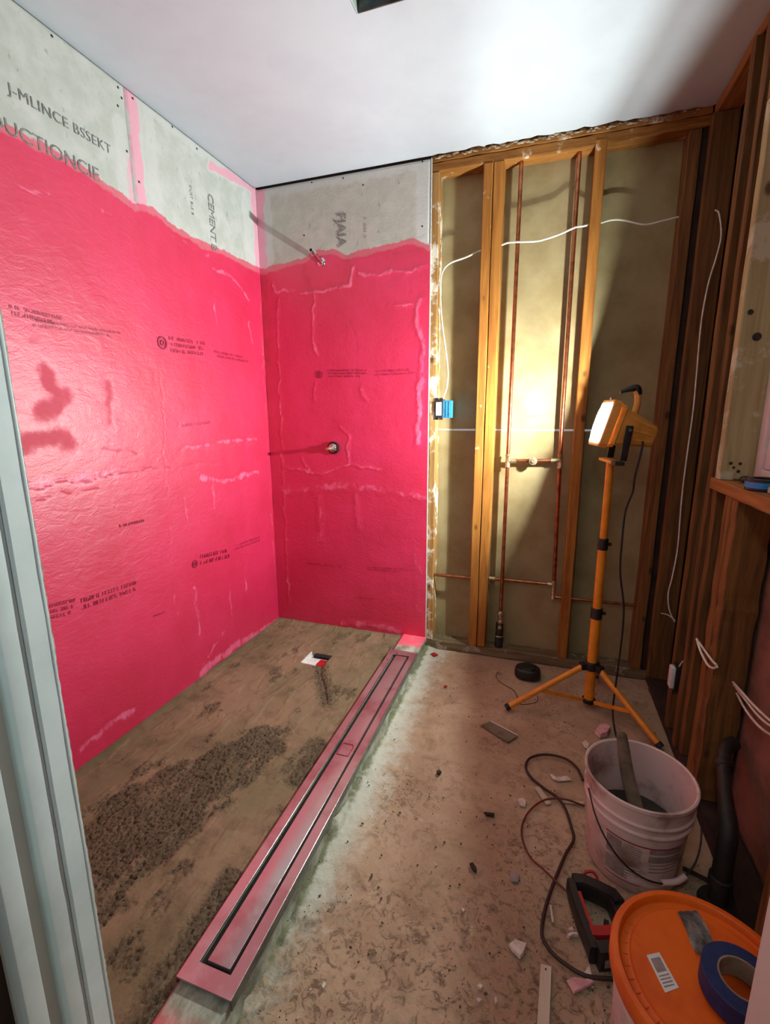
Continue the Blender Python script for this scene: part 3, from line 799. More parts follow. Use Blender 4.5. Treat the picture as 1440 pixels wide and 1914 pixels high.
bscrib((0.578,0.419), (0.851,0.428), 0.028, 2, 23, .8); bscrib((0.195,0.416), (0.436,0.417), 0.018, 1, 24, .6); bscrib((0.506,0.242), (0.631,0.245), 0.016, 1, 25, .7)

# --- open stud wall beside the shower
wb = wall_back
box('drywall_panel', 0.93, 2.20, 0.102, 0.115, 1.208, 2.70, M['drywall_paper'], wb, 0.0008)
box('drywall_panel', 0.93, 2.20, 0.102, 0.115, 0.0, 1.198, M['drywall_paper'], wb, 0.0008)
box('paper_edge', 0.93, 2.14, 0.1005, 0.112, 1.1995, 1.2018, M['paper_edge'], wb)
box('paper_edge', 0.93, 2.14, 0.1005, 0.112, 1.2045, 1.2072, M['paper_edge'], wb)
timber('stud', 0.934, 0.968, SF, 0.101, 0.05, 2.373, M['stud_pale'], wb, 0.003)
timber('stud', 1.170, 1.212, SF, 0.101, 0.05, 2.374, M['stud'], wb)
timber('stud', 1.215, 1.258, SF, 0.101, 0.05, 2.374, M['stud'], wb, seed=2)
timber('stud', 1.628, 1.672, SF, 0.101, 0.05, 2.39, M['stud'], wb)
timber('stud', 1.968, 2.012, SF + 0.002, 0.101, 0.05, 2.37, M['old'], wb)
timber('top_plate', 0.934, 2.04, SF + 0.003, 0.101, 2.376, 2.414, M['plate'], wb, 0.003, 30)
timber('top_plate', 0.934, 2.04, SF + 0.001, 0.101, 2.4155, 2.452, M['plate'], wb, 0.003, 30, seed=4)
timber('dark_gap_filler', 2.0145, 2.125, 0.022, 0.098, 0.05, 2.37, M['felt_gap_shade'], wb, 0.001)  # dark filler added so the corner gap reads as deep shade
timber('sole_plate', 0.934, 2.04, SF, 0.101, 0.0, 0.046, M['sole'], wb, 0.0025, 30)
scribble((1.40, 0.1012, 1.265), EX, EZ, 0.085, 0.012, 1, simple('faded_print', (138, 112, 70), (150, 124, 80), 0.9, bump=0), wb, 77)

# --- right wall
wall_right = box('wall_right', 2.135, 2.15, -0.66, 0.102, 0.0, 2.70, M['felt_gap_shade'], bev=0.001); tag(wall_right, kind='structure')
wr = wall_right
box('sheathing', 2.1305, 2.15, -1.98, -0.662, 0.0, 1.02, M['sheath'], wr, 0.001)
box('sheathing', 2.1305, 2.15, -1.98, -0.662, 2.12, 2.70, M['sheath'], wr, 0.001)
box('sheathing', 2.1305, 2.15, -1.98, -1.46, 1.0205, 2.1195, M['sheath'], wr, 0.001)
timber('stud', RX, 2.12, -0.041, -0.003, 0.045, 2.39, M['old'], wr, 0.002)
timber('stud', RX, 2.12, -0.428, -0.388, 0.045, 2.39, M['old'], wr, 0.003)
timber('stud', RX, 2.12, -0.548, -0.512, 0.045, 2.39, M['old'], wr, 0.003, seed=3)
timber('jack_stud', RX, 2.122, -0.627, -0.587, 1.073, 2.13, M['jack'], wr, 0.0015)
timber('packing_strip', RX + 0.012, 2.12, -0.585, -0.552, 0.045, 2.39, M['old'], wr, 0.004, 26, seed=8)
timber('cripple_stud', RX, 2.12, -0.748, -0.700, 0.045, 1.034, M['old'], wr, 0.003, seed=5)
timber('cripple_stud', RX, 2.12, -0.800, -0.752, 0.045, 1.034, M['old'], wr, 0.004, 24, seed=6)
timber('cripple_stud', RX, 2.12, -1.30, -1.26, 0.045, 1.034, M['old'], wr, 0.003, seed=7)
timber('window_sill', RX - 0.004, 2.13, -1.47, -0.562, 1.035, 1.072, M['old_y'], wr, 0.0015, 20)
timber('window_header', RX, 2.128, -1.50, -0.588, 2.132, 2.30, M['old_y'], wr, 0.002, 20, seed=2)
timber('cripple_stud', RX, 2.12, -0.80, -0.762, 2.302, 2.39, M['old'], wr, 0.002, seed=12)
timber('jack_stud', RX, 2.12, -1.50, -1.462, 1.073, 2.13, M['old'], wr, 0.002)
timber('top_plate', RX + 0.012, 2.12, -1.88, -0.003, 2.392, 2.428, M['old_y'], wr, 0.003, 26)
timber('sole_plate', RX + 0.006, 2.12, -1.88, 0.0, 0.0, 0.042, M['felt_gap_shade'], wr, 0.003, 26)
# rough nail holes and knots on the jack stud
for (y_, z_), r_ in zip([(2.055, 1.125), (2.08, 1.124), (2.064, 1.112), (2.078, 1.10), (2.075, 1.50), (2.05, 1.57)], (0.005, 0.005, 0.004, 0.005, 0.012, 0.008)):
    lathe('nail_hole', [(0.0, 0.0), (r_ * 0.7, 0.0004), (r_, 0.0)], M['pebble'], wr, (y_, -0.6284, z_), 14, axes=(EX, EZ, -EY))

# --- window in the right wall
win = box('window_1', 2.118, 2.16, -0.672, -0.629, 1.074, 2.128, M['vinyl'], bev=0.003, seg=2); tag(win, kind='structure')
box('frame_rail', 2.118, 2.16, -1.460, -0.673, 1.074, 1.112, M['vinyl'], win, 0.003, 2)
box('frame_rail', 2.118, 2.16, -1.460, -0.673, 2.086, 2.128, M['vinyl'], win, 0.003, 2)
box('frame_stile', 2.118, 2.16, -1.460, -1.416, 1.113, 2.085, M['vinyl'], win, 0.003, 2)
box('sash_stile', 2.126, 2.152, -0.708, -0.674, 1.114, 2.084, M['vinyl'], win, 0.003, 2)
box('sash_rail', 2.126, 2.152, -1.414, -0.709, 1.114, 1.150, M['vinyl'], win, 0.003, 2)
box('sash_rail', 2.126, 2.152, -1.414, -0.709, 2.05, 2.084, M['vinyl'], win, 0.003, 2)
box('pane', 2.138, 2.142, -1.414, -0.7095, 1.1505, 2.0495, M['glass'], win)

# --- doorway wall round the camera
wf = box('wall_front', -0.1, 0.765, -2.0, YF - 0.012, 0.0, 2.70, M['hall'], bev=0.001); tag(wf, kind='structure')
wfr = box('wall_front_right', 1.745, 2.25, -2.0, YF, 0.0, 2.70, M['hall'], bev=0.001); tag(wfr, kind='structure')
wfh = box('wall_front_header', 0.745, 1.745, -2.0, YF, 2.10, 2.70, M['hall'], bev=0.001); tag(wfh, kind='structure')
door = timber('door_1', 0.764, 0.795, -1.9325, -1.8975, 0.0, 2.099, M['jamb'], None, 0.0005, 30); tag(door, kind='structure')
def ragged_strip():
    bm = bmesh.new(); rr = random.Random(5); n = 260; rows = []
    for k in range(n + 1):
        z = 2.099 * k / n
        e = 0.0022 * mn.noise((0, 0, z * 9)) + 0.0012 * mn.noise((3, 0, z * 45)) + rr.uniform(-0.0006, 0.0006); f_ = rr.uniform(-0.0006, 0.0006)
        rows.append([bm.verts.new(p) for p in ((0.792 + f_, -1.8972, z), (0.790 + f_, -1.8915 + e, z), (0.770, -1.890 + e, z), (0.770, -1.8972, z))])
    for a, b in zip(rows, rows[1:]):
        for i in range(4): bm.faces.new((a[i], a[(i + 1) % 4], b[(i + 1) % 4], b[i]))
    return bm_obj('plaster_edge', bm, M['jamb_dirty'], door)
ragged_strip()
box('corner_bead', 0.790, 0.7968, -1.9005, -1.8968, 0.0, 2.099, M['jamb'], door, 0.0015, 2)
box('jamb_board', 0.764, 0.790, -1.9625, -1.933, 0.0, 2.099, M['jamb'], door, 0.003, 2)
box('jamb_groove', 0.742, 0.758, -1.9905, -1.963, 0.0, 2.099, M['felt_gap_shade'], door, 0.001)  # recess shade put into the dark colour of the groove
box('door_stop', 0.760, 0.790, -2.019, -1.991, 0.0, 2.099, M['jamb'], door, 0.003, 2)
box('door_edge', 0.738, 0.758, -2.10, -2.0195, 0.0, 2.099, M['felt_gap_shade'], door, 0.002, 2)
d2 = box('door_2', 1.729, 1.744, -2.03, YF - 0.0005, 0.0, 2.099, M['hall'], bev=0.002, seg=2); tag(d2, kind='structure')
# hall behind the camera
for nm, a in (('wall_hall_back', (0.2, 3.0, -4.22, -4.2)), ('wall_hall_left', (0.18, 0.2, -4.2, -2.0)), ('wall_hall_right', (3.0, 3.02, -4.2, -2.0))):
    o = box(nm, a[0], a[1], a[2], a[3], 0.0, 2.45, M['hall'], bev=0.002); tag(o, kind='structure')
o = box('wall_hall_front', 2.25, 3.0, -2.0, -1.985, 0.0, 2.45, M['hall'], bev=0.002); tag(o, kind='structure')
o = box('ceiling_hall', 0.18, 3.02, -4.22, -2.0, 2.45, 2.47, M['ceiling'], bev=0.002); tag(o, kind='structure')
hl = thing('hall_fill_light', (1.25, -3.0, 2.44), 'unseen round fill light added in the hall behind the doorway', 'fill light')  # unseen lamp added to fill the door jambs and near floor
lathe('fill_base', [(0, 0.0), (0.15, 0.0), (0.15, -0.02), (0.0, -0.02)], M['white_plastic'], hl, (1.25, -3.0, 2.448))
lathe('fill_dome', [(0.135, -0.021), (0.12, -0.06), (0.07, -0.085), (0, -0.09)], emit_mat('hall_fill_glow', (0.82, 0.96, 1.0), HALL_FILL_POWER), hl, (1.25, -3.0, 2.448))

# ------------------------------------------------------------------ curb and linear drain
def make_curb():
    ny = 150; rr = random.Random(11)
    ys = np.linspace(-1.885, -0.001, ny)
    prof = [(0.800, 0.0), (0.800, 0.058), (0.803, 0.063), (0.812, 0.064), (0.934, 0.064), (0.9365, 0.060), (0.937, 0.045), (0.938, 0.02), (0.944, 0.0)]
    P = np.zeros((len(prof), ny, 3))
    for i, (x, z) in enumerate(prof):
        P[i, :, 0] = x; P[i, :, 1] = ys; P[i, :, 2] = z
    n = fbm(P, 28.0, 4, 2.5); n2 = fbm(P, 6.0, 3, 7.5)
    k = np.array([0.0005, 0.0008, 0.0008, 0.0006, 0.0006, 0.001, 0.004, 0.009, 0.014])[:, None]
    P[..., 0] += k * n * 0.8 - np.array([0, 0, 0, 0, 0, .001, .006, .012, .016])[:, None] * np.clip(0.6 + n2, 0, 1.4)
    P[..., 2] += np.array([0, 1, 1, 1, 1, 1, 1, 1, 0])[:, None] * 0.0008 * n
    o = grid_obj('shower_curb', P[:, ::-1], M['curb'])
    return tag(o, 'low rendered curb with pink coated ends along the edge of the shower bed', 'curb')
make_curb()

def make_drain():
    t = thing('linear_drain', (0.873, -1.0, 0.065), 'long stainless steel linear drain lying along the top of the shower curb', 'drain')
    x0, x1, y0, y1 = 0.800, 0.940, -1.755, -0.215
    z = 0.079
    ix0, ix1, iy0, iy1 = 0.829, 0.912, -1.716, -0.262      # slot opening
    # flange: four strips round the slot
    bm = bmesh.new()
    O = [(x0, y0), (x1, y0), (x1, y1), (x0, y1)]; I = [(ix0, iy0), (ix1, iy0), (ix1, iy1), (ix0, iy1)]
    vt = [[bm.verts.new((a, b, zz)) for a, b in ring] for ring, zz in ((O, z), (I, z), (I, z - 0.006), (O, z - 0.006))]
    for ra, rb in zip(vt, vt[1:] + vt[:1]):
        for i in range(4): bm.faces.new((ra[i], ra[(i + 1) % 4], rb[(i + 1) % 4], rb[i]))
    bm_obj('flange', bm, M['steel'], t)
    # down-turned outer edge
    box('edge_skirt', x1 - 0.0005, x1 + 0.002, y0, y1, 0.050, z - 0.0004, M['fan_metal'], t, 0.0006)
    box('edge_skirt', x0 - 0.002, x0 + 0.0005, y0, y1, 0.060, z - 0.0004, M['curb'], t, 0.0006)
    tube('edge_bead', [(x1 + 0.0005, y0, z - 0.001), (x1 + 0.0005, y1, z - 0.001)], 0.0018, M['steel_edge'], t, 8)
    # channel
    box('channel', ix0, ix1, iy0, iy1, z - 0.013, z - 0.0115, M['dark_hole'], t)
    tube('slot_lip', [(ix0, iy0, z + 0.0005), (ix0, iy1, z + 0.0005)], 0.0016, M['steel_edge'], t, 8)
    cv = box('cover', ix0 + 0.015, ix1 - 0.008, iy0 + 0.009, iy1 - 0.008, z - 0.0105, z - 0.0005, M['steel'], t, 0.0015, 2)
    tube('cover_lip', [(ix1 - 0.0085, iy0 + 0.009, z), (ix1 - 0.0085, iy1 - 0.008, z)], 0.0013, M['steel_edge'], cv, 8)
    # lift tab outline on the cover
    a = (0.846, -1.020, z + 0.0001)
    pts = [(0.850, -1.016, z), (0.848, -0.966, z), (0.853, -0.955, z), (0.889, -0.955, z), (0.894, -0.966, z), (0.893, -1.016, z), (0.850, -1.016, z)]
    tube('lift_tab_outline', pts, 0.0019, M['ink_pink'], cv, 6)
    lathe('rivet', [(0, 0.0015), (0.005, 0.001), (0.006, -0.001)], M['chrome'], t, (0.818, -0.33, z), 14)
    lathe('rivet', [(0, 0.0015), (0.005, 0.001), (0.006, -0.001)], M['chrome'], t, (0.842, -0.25, z), 14)
    return t
make_drain()

pd = thing('floor_drain', (0.445, -0.37, 0.02), 'small square drain opening with white and red plate sunk in the mortar bed', 'drain')
box('plate', 0.386, 0.504, -0.425, -0.315, 0.012, 0.026, M['white_plastic'], pd, 0.002, 2)
prism('red_patch', [(0.448, -0.424, 0.0262), (0.503, -0.424, 0.0262), (0.503, -0.345, 0.0262), (0.455, -0.345, 0.0262)], 0.0015, M['red'], pd, 0.0005)
box('plate_edge', 0.384, 0.391, -0.43, -0.315, 0.02, 0.047, M['white_plastic'], pd, 0.002, 2)
box('plate_edge', 0.384, 0.470, -0.434, -0.427, 0.02, 0.046, M['white_plastic'], pd, 0.002, 2)
box('drain_slot', 0.41, 0.506, -0.340, -0.311, 0.0265, 0.040, M['dark_hole'], pd, 0.002, 2)

# ------------------------------------------------------------------ shower fittings
sa = thing('shower_stub_pipe', (0.363, 0.0, 2.048), 'short chrome shower arm stub with open threaded end on the back wall', 'shower pipe')
lathe('wall_flange', [(0, 0.006), (0.014, 0.006), (0.020, 0.003), (0.022, 0.0)], M['chrome'], sa, (0.363, -0.002, 2.048), 24, axes=(EX, EZ, -EY))
A0 = Vector((0.363, -0.006, 2.048)); A1 = Vector((0.366, -0.120, 2.068))
tube('arm_pipe', [A0, A0.lerp(A1, .3), A0.lerp(A1, .72)], 0.0125, M['chrome'], sa, 16)
ad = (A1 - A0).normalized(); q1 = ad.orthogonal().normalized(); q2 = ad.cross(q1)
thr = []
for k in range(9):
    thr += [(0.0128, k * 0.0035), (0.0112, k * 0.0035 + 0.00175)]
lathe('thread', [(0.006, 0)] + thr + [(0.0075, 0.0325), (0.0075, 0.02)], M['chrome'], sa, A0.lerp(A1, .72), 20, axes=(q1, q2, ad))
lathe('bore', [(0, 0.0), (0.0075, 0.0)], M['dark_hole'], sa, A0.lerp(A1, .72) + ad * 0.0315, 16, axes=(q1, q2, ad))

sv = thing('shower_valve', (0.405, 0.0, 1.106), 'round shower valve stem in a black plaster ring on the pink back wall', 'shower valve')
lathe('guard_ring', [(0.030, 0.0), (0.034, 0.003), (0.034, 0.010), (0.028, 0.011), (0.026, 0.002)], M['black'], sv, (0.405, -0.001, 1.106), 32, axes=(EX, EZ, -EY))
lathe('valve_body', [(0.024, 0.0), (0.024, 0.016), (0.019, 0.018), (0.019, 0.03), (0.012, 0.033), (0, 0.033)], M['chrome'], sv, (0.405, -0.0012, 1.106), 24, axes=(EX, EZ, -EY))
lathe('stem', [(0.009, 0.030), (0.009, 0.060), (0.0065, 0.064), (0.0065, 0.088), (0, 0.088)], M['solder'], sv, (0.405, -0.0012, 1.106), 16, axes=(EX, EZ, -EY))
for k in range(3):
    t_ = math.radians(90 + 120 * k)
    lathe('valve_screw', [(0.004, 0.016), (0.004, 0.02), (0, 0.021)], M['solder'], sv, (0.405 + 0.020 * math.cos(t_), -0.0012, 1.106 + 0.020 * math.sin(t_)), 8, axes=(EX, EZ, -EY))

# ------------------------------------------------------------------ copper pipes in the open wall
PY = 0.05
cp = thing('copper_pipework', (1.33, PY, 0.05), 'copper pipes with two risers and a short crossbar between the open studs', 'pipes')
pr = 0.0092
tube('riser', [(1.329, PY, 2.385), (1.330, PY, 1.25), (1.331, PY, 0.25)], pr, M['copper'], cp, 12)
tube('riser', [(1.568, PY, 2.385), (1.573, PY, 1.2), (1.588, PY, 0.38)], pr, M['copper'], cp, 12)
tube('crossbar', [(1.332, PY, 1.052), (1.578, PY, 1.060)], pr, M['copper'], cp, 12)
tube('branch_pipe', [(0.969, PY - 0.008, 0.420), (1.169, PY - 0.008, 0.423)], pr * 0.95, M['copper'], cp, 12)
tube('branch_pipe', [(1.259, PY + 0.020, 0.422), (1.585, PY + 0.004, 0.428)], pr * 0.95, M['copper'], cp, 12)
tube('branch_pipe', [(1.588, PY, 0.362), (1.627, PY, 0.364)], pr * 0.9, M['copper'], cp, 12)
tube('branch_pipe', [(1.673, PY, 0.3645), (1.967, PY, 0.366)], pr * 0.8, M['copper'], cp, 12)
def fitting(nm, a, b, r):
    tube(nm, [a, Vector(a).lerp(Vector(b), .12), Vector(a).lerp(Vector(b), .14), Vector(a).lerp(Vector(b), .86), Vector(a).lerp(Vector(b), .88), b], [r * 1.1, r * 1.1, r, r, r * 1.1, r * 1.1], M['solder'], cp, 14)
fitting('tee', (1.331, PY, 1.020), (1.331, PY, 1.085), 0.0118); fitting('tee', (1.3345, PY, 1.0521), (1.372, PY, 1.0533), 0.0118)
fitting('tee', (1.5755, PY, 1.090), (1.577, PY, 1.022), 0.0118); fitting('tee', (1.535, PY, 1.0586), (1.573, PY, 1.0598), 0.0118)
fitting('coupling', (1.555, PY + 0.006, 0.4276), (1.580, PY + 0.004, 0.428), 0.0112); fitting('elbow', (1.5865, PY, 0.45), (1.588, PY, 0.352), 0.0112)
fitting('coupling', (1.261, PY + 0.02, 0.422), (1.292, PY + 0.018, 0.4225), 0.0112)
lathe('test_cap', [(0.017, 0.0), (0.019, 0.006), (0.019, 0.016), (0.010, 0.017), (0.008, 0.024), (0, 0.024)], M['solder'], cp, (1.452, PY - 0.008, 1.056), 24, axes=(EX, EZ, -EY))
lathe('shutoff_valve', [(0.014, 0.0), (0.016, 0.004), (0.016, 0.012), (0.011, 0.018), (0.012, 0.045), (0.017, 0.05), (0.017, 0.062), (0.010, 0.068)], M['solder'], cp, (1.3312, PY, 0.183), 20)
lathe('valve_knob', [(0.009, 0.0), (0.011, 0.01), (0.009, 0.02), (0, 0.022)], M['solder'], cp, (1.332, PY - 0.014, 0.170), 14, axes=(EX, EZ, -EY))
lathe('iron_riser', [(0.0, -0.12), (0.021, -0.12), (0.021, -0.012), (0.019, -0.008), (0.019, 0.055), (0.015, 0.06), (0, 0.06)], M['iron'], cp, (1.328, PY, 0.125), 20)
lathe('pipe_band', [(0.0222, 0.0), (0.024, 0.002), (0.024, 0.006), (0.0222, 0.008)], M['solder'], cp, (1.328, PY, 0.107), 24)

# ------------------------------------------------------------------ electrical
cab = thing('electric_cable', (0.97, 0.03, 1.35), 'long white electric cable strung through the studs down to the blue box', 'cable')
CY = 0.045
tube('cable_run', [(1.002, .02, 1.358), (1.020, .03, 1.42), (1.022, .03, 1.50), (1.008, .03, 1.60), (0.988, .028, 1.73), (0.978, .03, 1.85), (0.982, .033, 1.94), (1.016, .037, 1.985), (1.092, .04, 2.006), (1.150, CY, 2.026), (1.169, CY, 2.03)], 0.0042, M['cable_white'], cab, 8, 6)
tube('cable_run', [(1.259, CY - .012, 2.040), (1.30, CY - .02, 2.044), (1.404, CY - .022, 2.036), (1.46, CY - .022, 2.042), (1.516, CY - .02, 2.056), (1.57, CY - .025, 2.072), (1.600, CY - .01, 2.078), (1.627, CY, 2.084)], 0.0042, M['cable_white'], cab, 8, 6)
tube('cable_run', [(1.673, CY, 2.086), (1.72, CY, 2.092), (1.769, CY, 2.083), (1.842, CY, 2.058), (1.911, CY, 2.064), (1.968, CY, 2.072)], 0.0040, M['cable_white'], cab, 8, 6)

eb = thing('switch_box', (0.99, 0.013, 1.30), 'blue plastic switch box with white switch fixed beside the pink wall edge', 'electrical box')
box('box_body', 0.969, 1.045, 0.012, 0.075, 1.264, 1.350, M['blue_plastic'], eb, 0.003, 2)
box('mounting_strap', 0.963, 1.006, 0.0085, 0.0118, 1.255, 1.362, M['iron'], eb, 0.001)
box('switch_plate', 0.970, 0.999, 0.002, 0.0083, 1.276, 1.342, M['white_plastic'], eb, 0.003, 2)
for zz in (1.259, 1.357):
    lathe('strap_screw', [(0.005, 0), (0.004, 0.004), (0, 0.005)], M['chrome'], eb, (0.985, 0.0083, zz), 10, axes=(EX, EZ, -EY))
box('box_rib', 1.0205, 1.0225, 0.0095, 0.0119, 1.268, 1.346, M['blue_plastic'], eb, 0.0008)
box('box_rib', 1.0355, 1.0375, 0.0095, 0.0119, 1.268, 1.346, M['blue_plastic'], eb, 0.0008)

c2 = thing('drop_cable', (2.06, -0.05, 0.5), 'thin white cable hanging down the dark corner stud', 'cable')
tube('cable_run', [(2.070,-0.055,2.049),(2.086,-0.055,2.032),(2.102,-0.055,1.955),(2.095,-0.055,1.880),(2.079,-0.055,1.784),(2.071,-0.055,1.644),(2.077,-0.055,1.436),(2.081,-0.055,1.285),(2.079,-0.055,1.107),(2.079,-0.055,0.921),(2.087,-0.055,0.705),(2.081,-0.055,0.568),(2.073,-0.055,0.477),(2.085,-0.055,0.401),(2.112,-0.055,0.347)], 0.0032, M['cable_white'], c2, 8, 5)
tube('cable_tail', [(2.053,-0.055,0.381),(2.084,-0.055,0.375),(2.112,-0.055,0.353)], 0.0028, M['cable_white'], c2, 8, 4)
c3 = thing('looped_cable', (2.04, -0.68, 0.55), 'pair of pale wires looping out between the two dark studs under the window', 'cable')
tube('wire', [(2.018,-0.665,0.542),(2.018,-0.694,0.529),(2.018,-0.738,0.518),(2.018,-0.792,0.515),(2.018,-0.836,0.528),(2.018,-0.861,0.547)], 0.0036, M['cable_white'], c3, 8, 5)
tube('wire', [(2.022,-0.653,0.535),(2.022,-0.699,0.536),(2.022,-0.753,0.537),(2.022,-0.808,0.539),(2.022,-0.844,0.544)], 0.0036, M['cable_white'], c3, 8, 5)
c4 = thing('cable_bundle', (2.09, -1.0, 0.5), 'bundle of three pale wires drooping from the near stud towards the doorway', 'cable')
tube('wire', [(2.100,-0.758,0.450),(2.100,-0.801,0.440),(2.100,-0.862,0.431),(2.100,-0.923,0.432),(2.100,-0.979,0.442),(2.100,-1.035,0.462),(2.100,-1.118,0.507)], 0.0036, M['cable_white'], c4, 8, 5)
tube('wire', [(2.090,-0.788,0.466),(2.090,-0.838,0.467),(2.090,-0.901,0.470),(2.090,-0.964,0.474),(2.090,-1.020,0.485),(2.090,-1.076,0.506),(2.090,-1.133,0.537)], 0.0036, M['cable_white'], c4, 8, 5)
tube('wire', [(2.085,-0.804,0.476),(2.085,-0.864,0.482),(2.085,-0.930,0.489),(2.085,-0.996,0.499),(2.085,-1.060,0.514),(2.085,-1.140,0.553)], 0.0036, M['cable_white'], c4, 8, 5)

b2 = thing('outlet_box', (2.04, -0.36, 0.22), 'dark outlet box with white outlet low on the corner stud', 'electrical box')
box('box_body', 2.026, 2.085, -0.476, -0.432, 0.235, 0.325, M['black'], b2, 0.003, 2)
box('outlet_face', 2.010, 2.0255, -0.470, -0.436, 0.240, 0.325, M['white_plastic'], b2, 0.003, 2)
box('mounting_strap', 2.0256, 2.0285, -0.474, -0.4315, 0.228, 0.335, M['iron'], b2, 0.001)
tube('wire_tail', [(2.04, -0.45, 0.326), (2.045, -0.47, 0.36), (2.05, -0.50, 0.375), (2.06, -0.508, 0.385)], 0.003, M['cable_white'], b2, 8, 4)

# ------------------------------------------------------------------ iron drain pipe by the right wall
ip = thing('iron_drain_pipe', (2.005, -1.13, 0.0), 'dark iron drain pipe bending from the right wall down to the floor', 'pipe')
tube('pipe_body', [(2.10, -0.835, 0.292), (2.075, -0.86, 0.290), (2.055, -0.90, 0.282), (2.035, -0.98, 0.255), (2.024, -1.04, 0.235), (2.016, -1.085, 0.215), (2.010, -1.11, 0.18), (2.007, -1.12, 0.12), (2.004, -1.128, 0.0)], [0.020, 0.020, 0.018, 0.017, 0.019, 0.023, 0.024, 0.023, 0.023], M['iron'], ip, 18, 4)
lathe('pipe_collar', [(0.0235, -0.016), (0.028, -0.013), (0.028, 0.013), (0.0235, 0.016)], M['iron'], ip, (2.0055, -1.1235, 0.07), 24)
lathe('floor_flange', [(0.0235, 0.012), (0.042, 0.01), (0.046, 0.0)], M['iron'], ip, (2.004, -1.128, 0.001), 24)
lathe('pipe_collar', [(0.0185, -0.010), (0.022, -0.008), (0.022, 0.008), (0.0185, 0.010)], M['iron'], ip, (2.047, -0.93, 0.272), 24, axes=(EX, EZ, Vector((0.24, -.94, -.3)).normalized()))

# ------------------------------------------------------------------ work light on its tripod
CX, CYY = 1.753, -0.300
wl = thing('work_light', (CX, CYY, 0.0), 'yellow tripod work light with a lit halogen head standing on the floor', 'work light')
def tubez(nm, z0, z1, r, m): return tube(nm, [(CX, CYY, z0), (CX, CYY, z1)], r, m, wl, 20)
tubez('lower_tube', 0.020, 0.444, 0.0205, M['yellow']); tubez('middle_tube', 0.444, 0.750, 0.0175, M['yellow']); tubez('upper_tube', 0.750, 1.090, 0.0145, M['yellow'])
for z, r in ((0.444, 0.0235), (0.750, 0.0205)):
    lathe('clamp_collar', [(r * .8, -0.024), (r, -0.022), (r, 0.02), (r * 0.95, 0.024), (r * .7, 0.025)], M['black'], wl, (CX, CYY, z), 24)
    tube('clamp_knob', [(CX + r * .8, CYY + .004, z), (CX + r + 0.012, CYY + .006, z)], 0.007, M['black'], wl, 10)
lathe('leg_hub', [(0.0207, -0.018), (0.031, -0.015), (0.033, 0.0), (0.031, 0.016), (0.0207, 0.02)], M['black'], wl, (CX, CYY, 0.199), 24)
lathe('brace_hub', [(0.0207, -0.008), (0.028, -0.007), (0.028, 0.008), (0.0207, 0.010)], M['black'], wl, (CX, CYY, 0.030), 24)
for ang, L in ((203, 0.375), (318, 0.325), (78, 0.27)):
    dx, dy = math.cos(math.radians(ang)), math.sin(math.radians(ang))
    a = Vector((CX + dx * 0.036, CYY + dy * 0.036, 0.199)); b = Vector((CX + dx * L, CYY + dy * L, 0.014))
    lg = tube('leg', [a, b], 0.0125, M['yellow'], wl, 14)
    tube('leg_foot', [b + (a - b).normalized() * 0.016, b - (a - b).normalized() * 0.003], 0.0145, M['rubber'], lg, 14)
    obox('leg_bracket', a, Vector((dx, dy, 0)), Vector((-dy, dx, 0)), EZ, ((-0.012, 0.016), (-0.014, 0.014), (-0.014, 0.014)), M['black'], lg, 0.003)
    mid = a.lerp(b, 0.58)
    br_a = Vector((CX + dx * 0.026, CYY + dy * 0.026, 0.032)); dd = (mid - br_a).normalized(); sd = Vector((-dy, dx, 0))
    obox('brace', br_a, dd, sd, dd.cross(sd), ((0, (mid - br_a).length), (-0.0035, 0.0035), (-0.0075, 0.0075)), M['yellow'], lg, 0.001)

# head: local axes n (beam), s (sideways, towards the doorway), u (up)
nh = Vector((-0.985, -0.172, 0)).normalized()
TILT = math.radians(15)
n_ = Vector((nh.x * math.cos(TILT), nh.y * math.cos(TILT), math.sin(TILT)))
s_ = Vector((-nh.y, nh.x, 0)); s_ = s_ if s_.y < 0 else -s_
u_ = n_.cross(s_)
if u_.z < 0: u_ = -u_
HC = Vector((1.727, -0.308, 1.239))                   # centre of the glass
def hp(a, b, c): return HC + n_ * a + s_ * b + u_ * c
def frustum(nm, rings, mat, parent, bev=0.004):
    bm = bmesh.new(); vr = []
    for (a, w, h, ch, dz) in rings:
        w /= 2; h /= 2
        vr.append([bm.verts.new(hp(a, x, y + dz)) for x, y in ((-w + ch, -h), (w - ch, -h), (w, -h + ch), (w, h - ch), (w - ch, h), (-w + ch, h), (-w, h - ch), (-w, -h + ch))])
    for p, q in zip(vr, vr[1:]):
        for k in range(8): bm.faces.new((p[k], p[(k + 1) % 8], q[(k + 1) % 8], q[k]))
    bm.faces.new(vr[0][::-1]); bm.faces.new(vr[-1])
    return bm_obj(nm, bm, mat, parent, smooth=True, angle=30)
hd = frustum('lamp_housing', [(-0.008, 0.150, 0.168, 0.012, 0), (-0.03, 0.148, 0.160, 0.012, 0), (-0.034, 0.136, 0.146, 0.012, 0), (-0.165, 0.100, 0.082, 0.010, -0.004), (-0.172, 0.092, 0.074, 0.010, -0.004)], M['yellow_cast'], wl)
for (c0, c1) in ((0.038, 0.044), (-0.005, 0.001), (-0.046, -0.040)):
    bm = bmesh.new()
    hexa(bm, [hp(-0.045, 0.064, c0), hp(-0.045, 0.0685, c0), hp(-0.045, 0.0685, c1 + .004), hp(-0.045, 0.064, c1 + .004), hp(-0.160, 0.048, c0 * .62), hp(-0.160, 0.0545, c0 * .62), hp(-0.160, 0.0545, c1 * .62 + .003), hp(-0.160, 0.048, c1 * .62 + .003)])
    bm_obj('housing_rib', bm, M['yellow_cast'], hd)
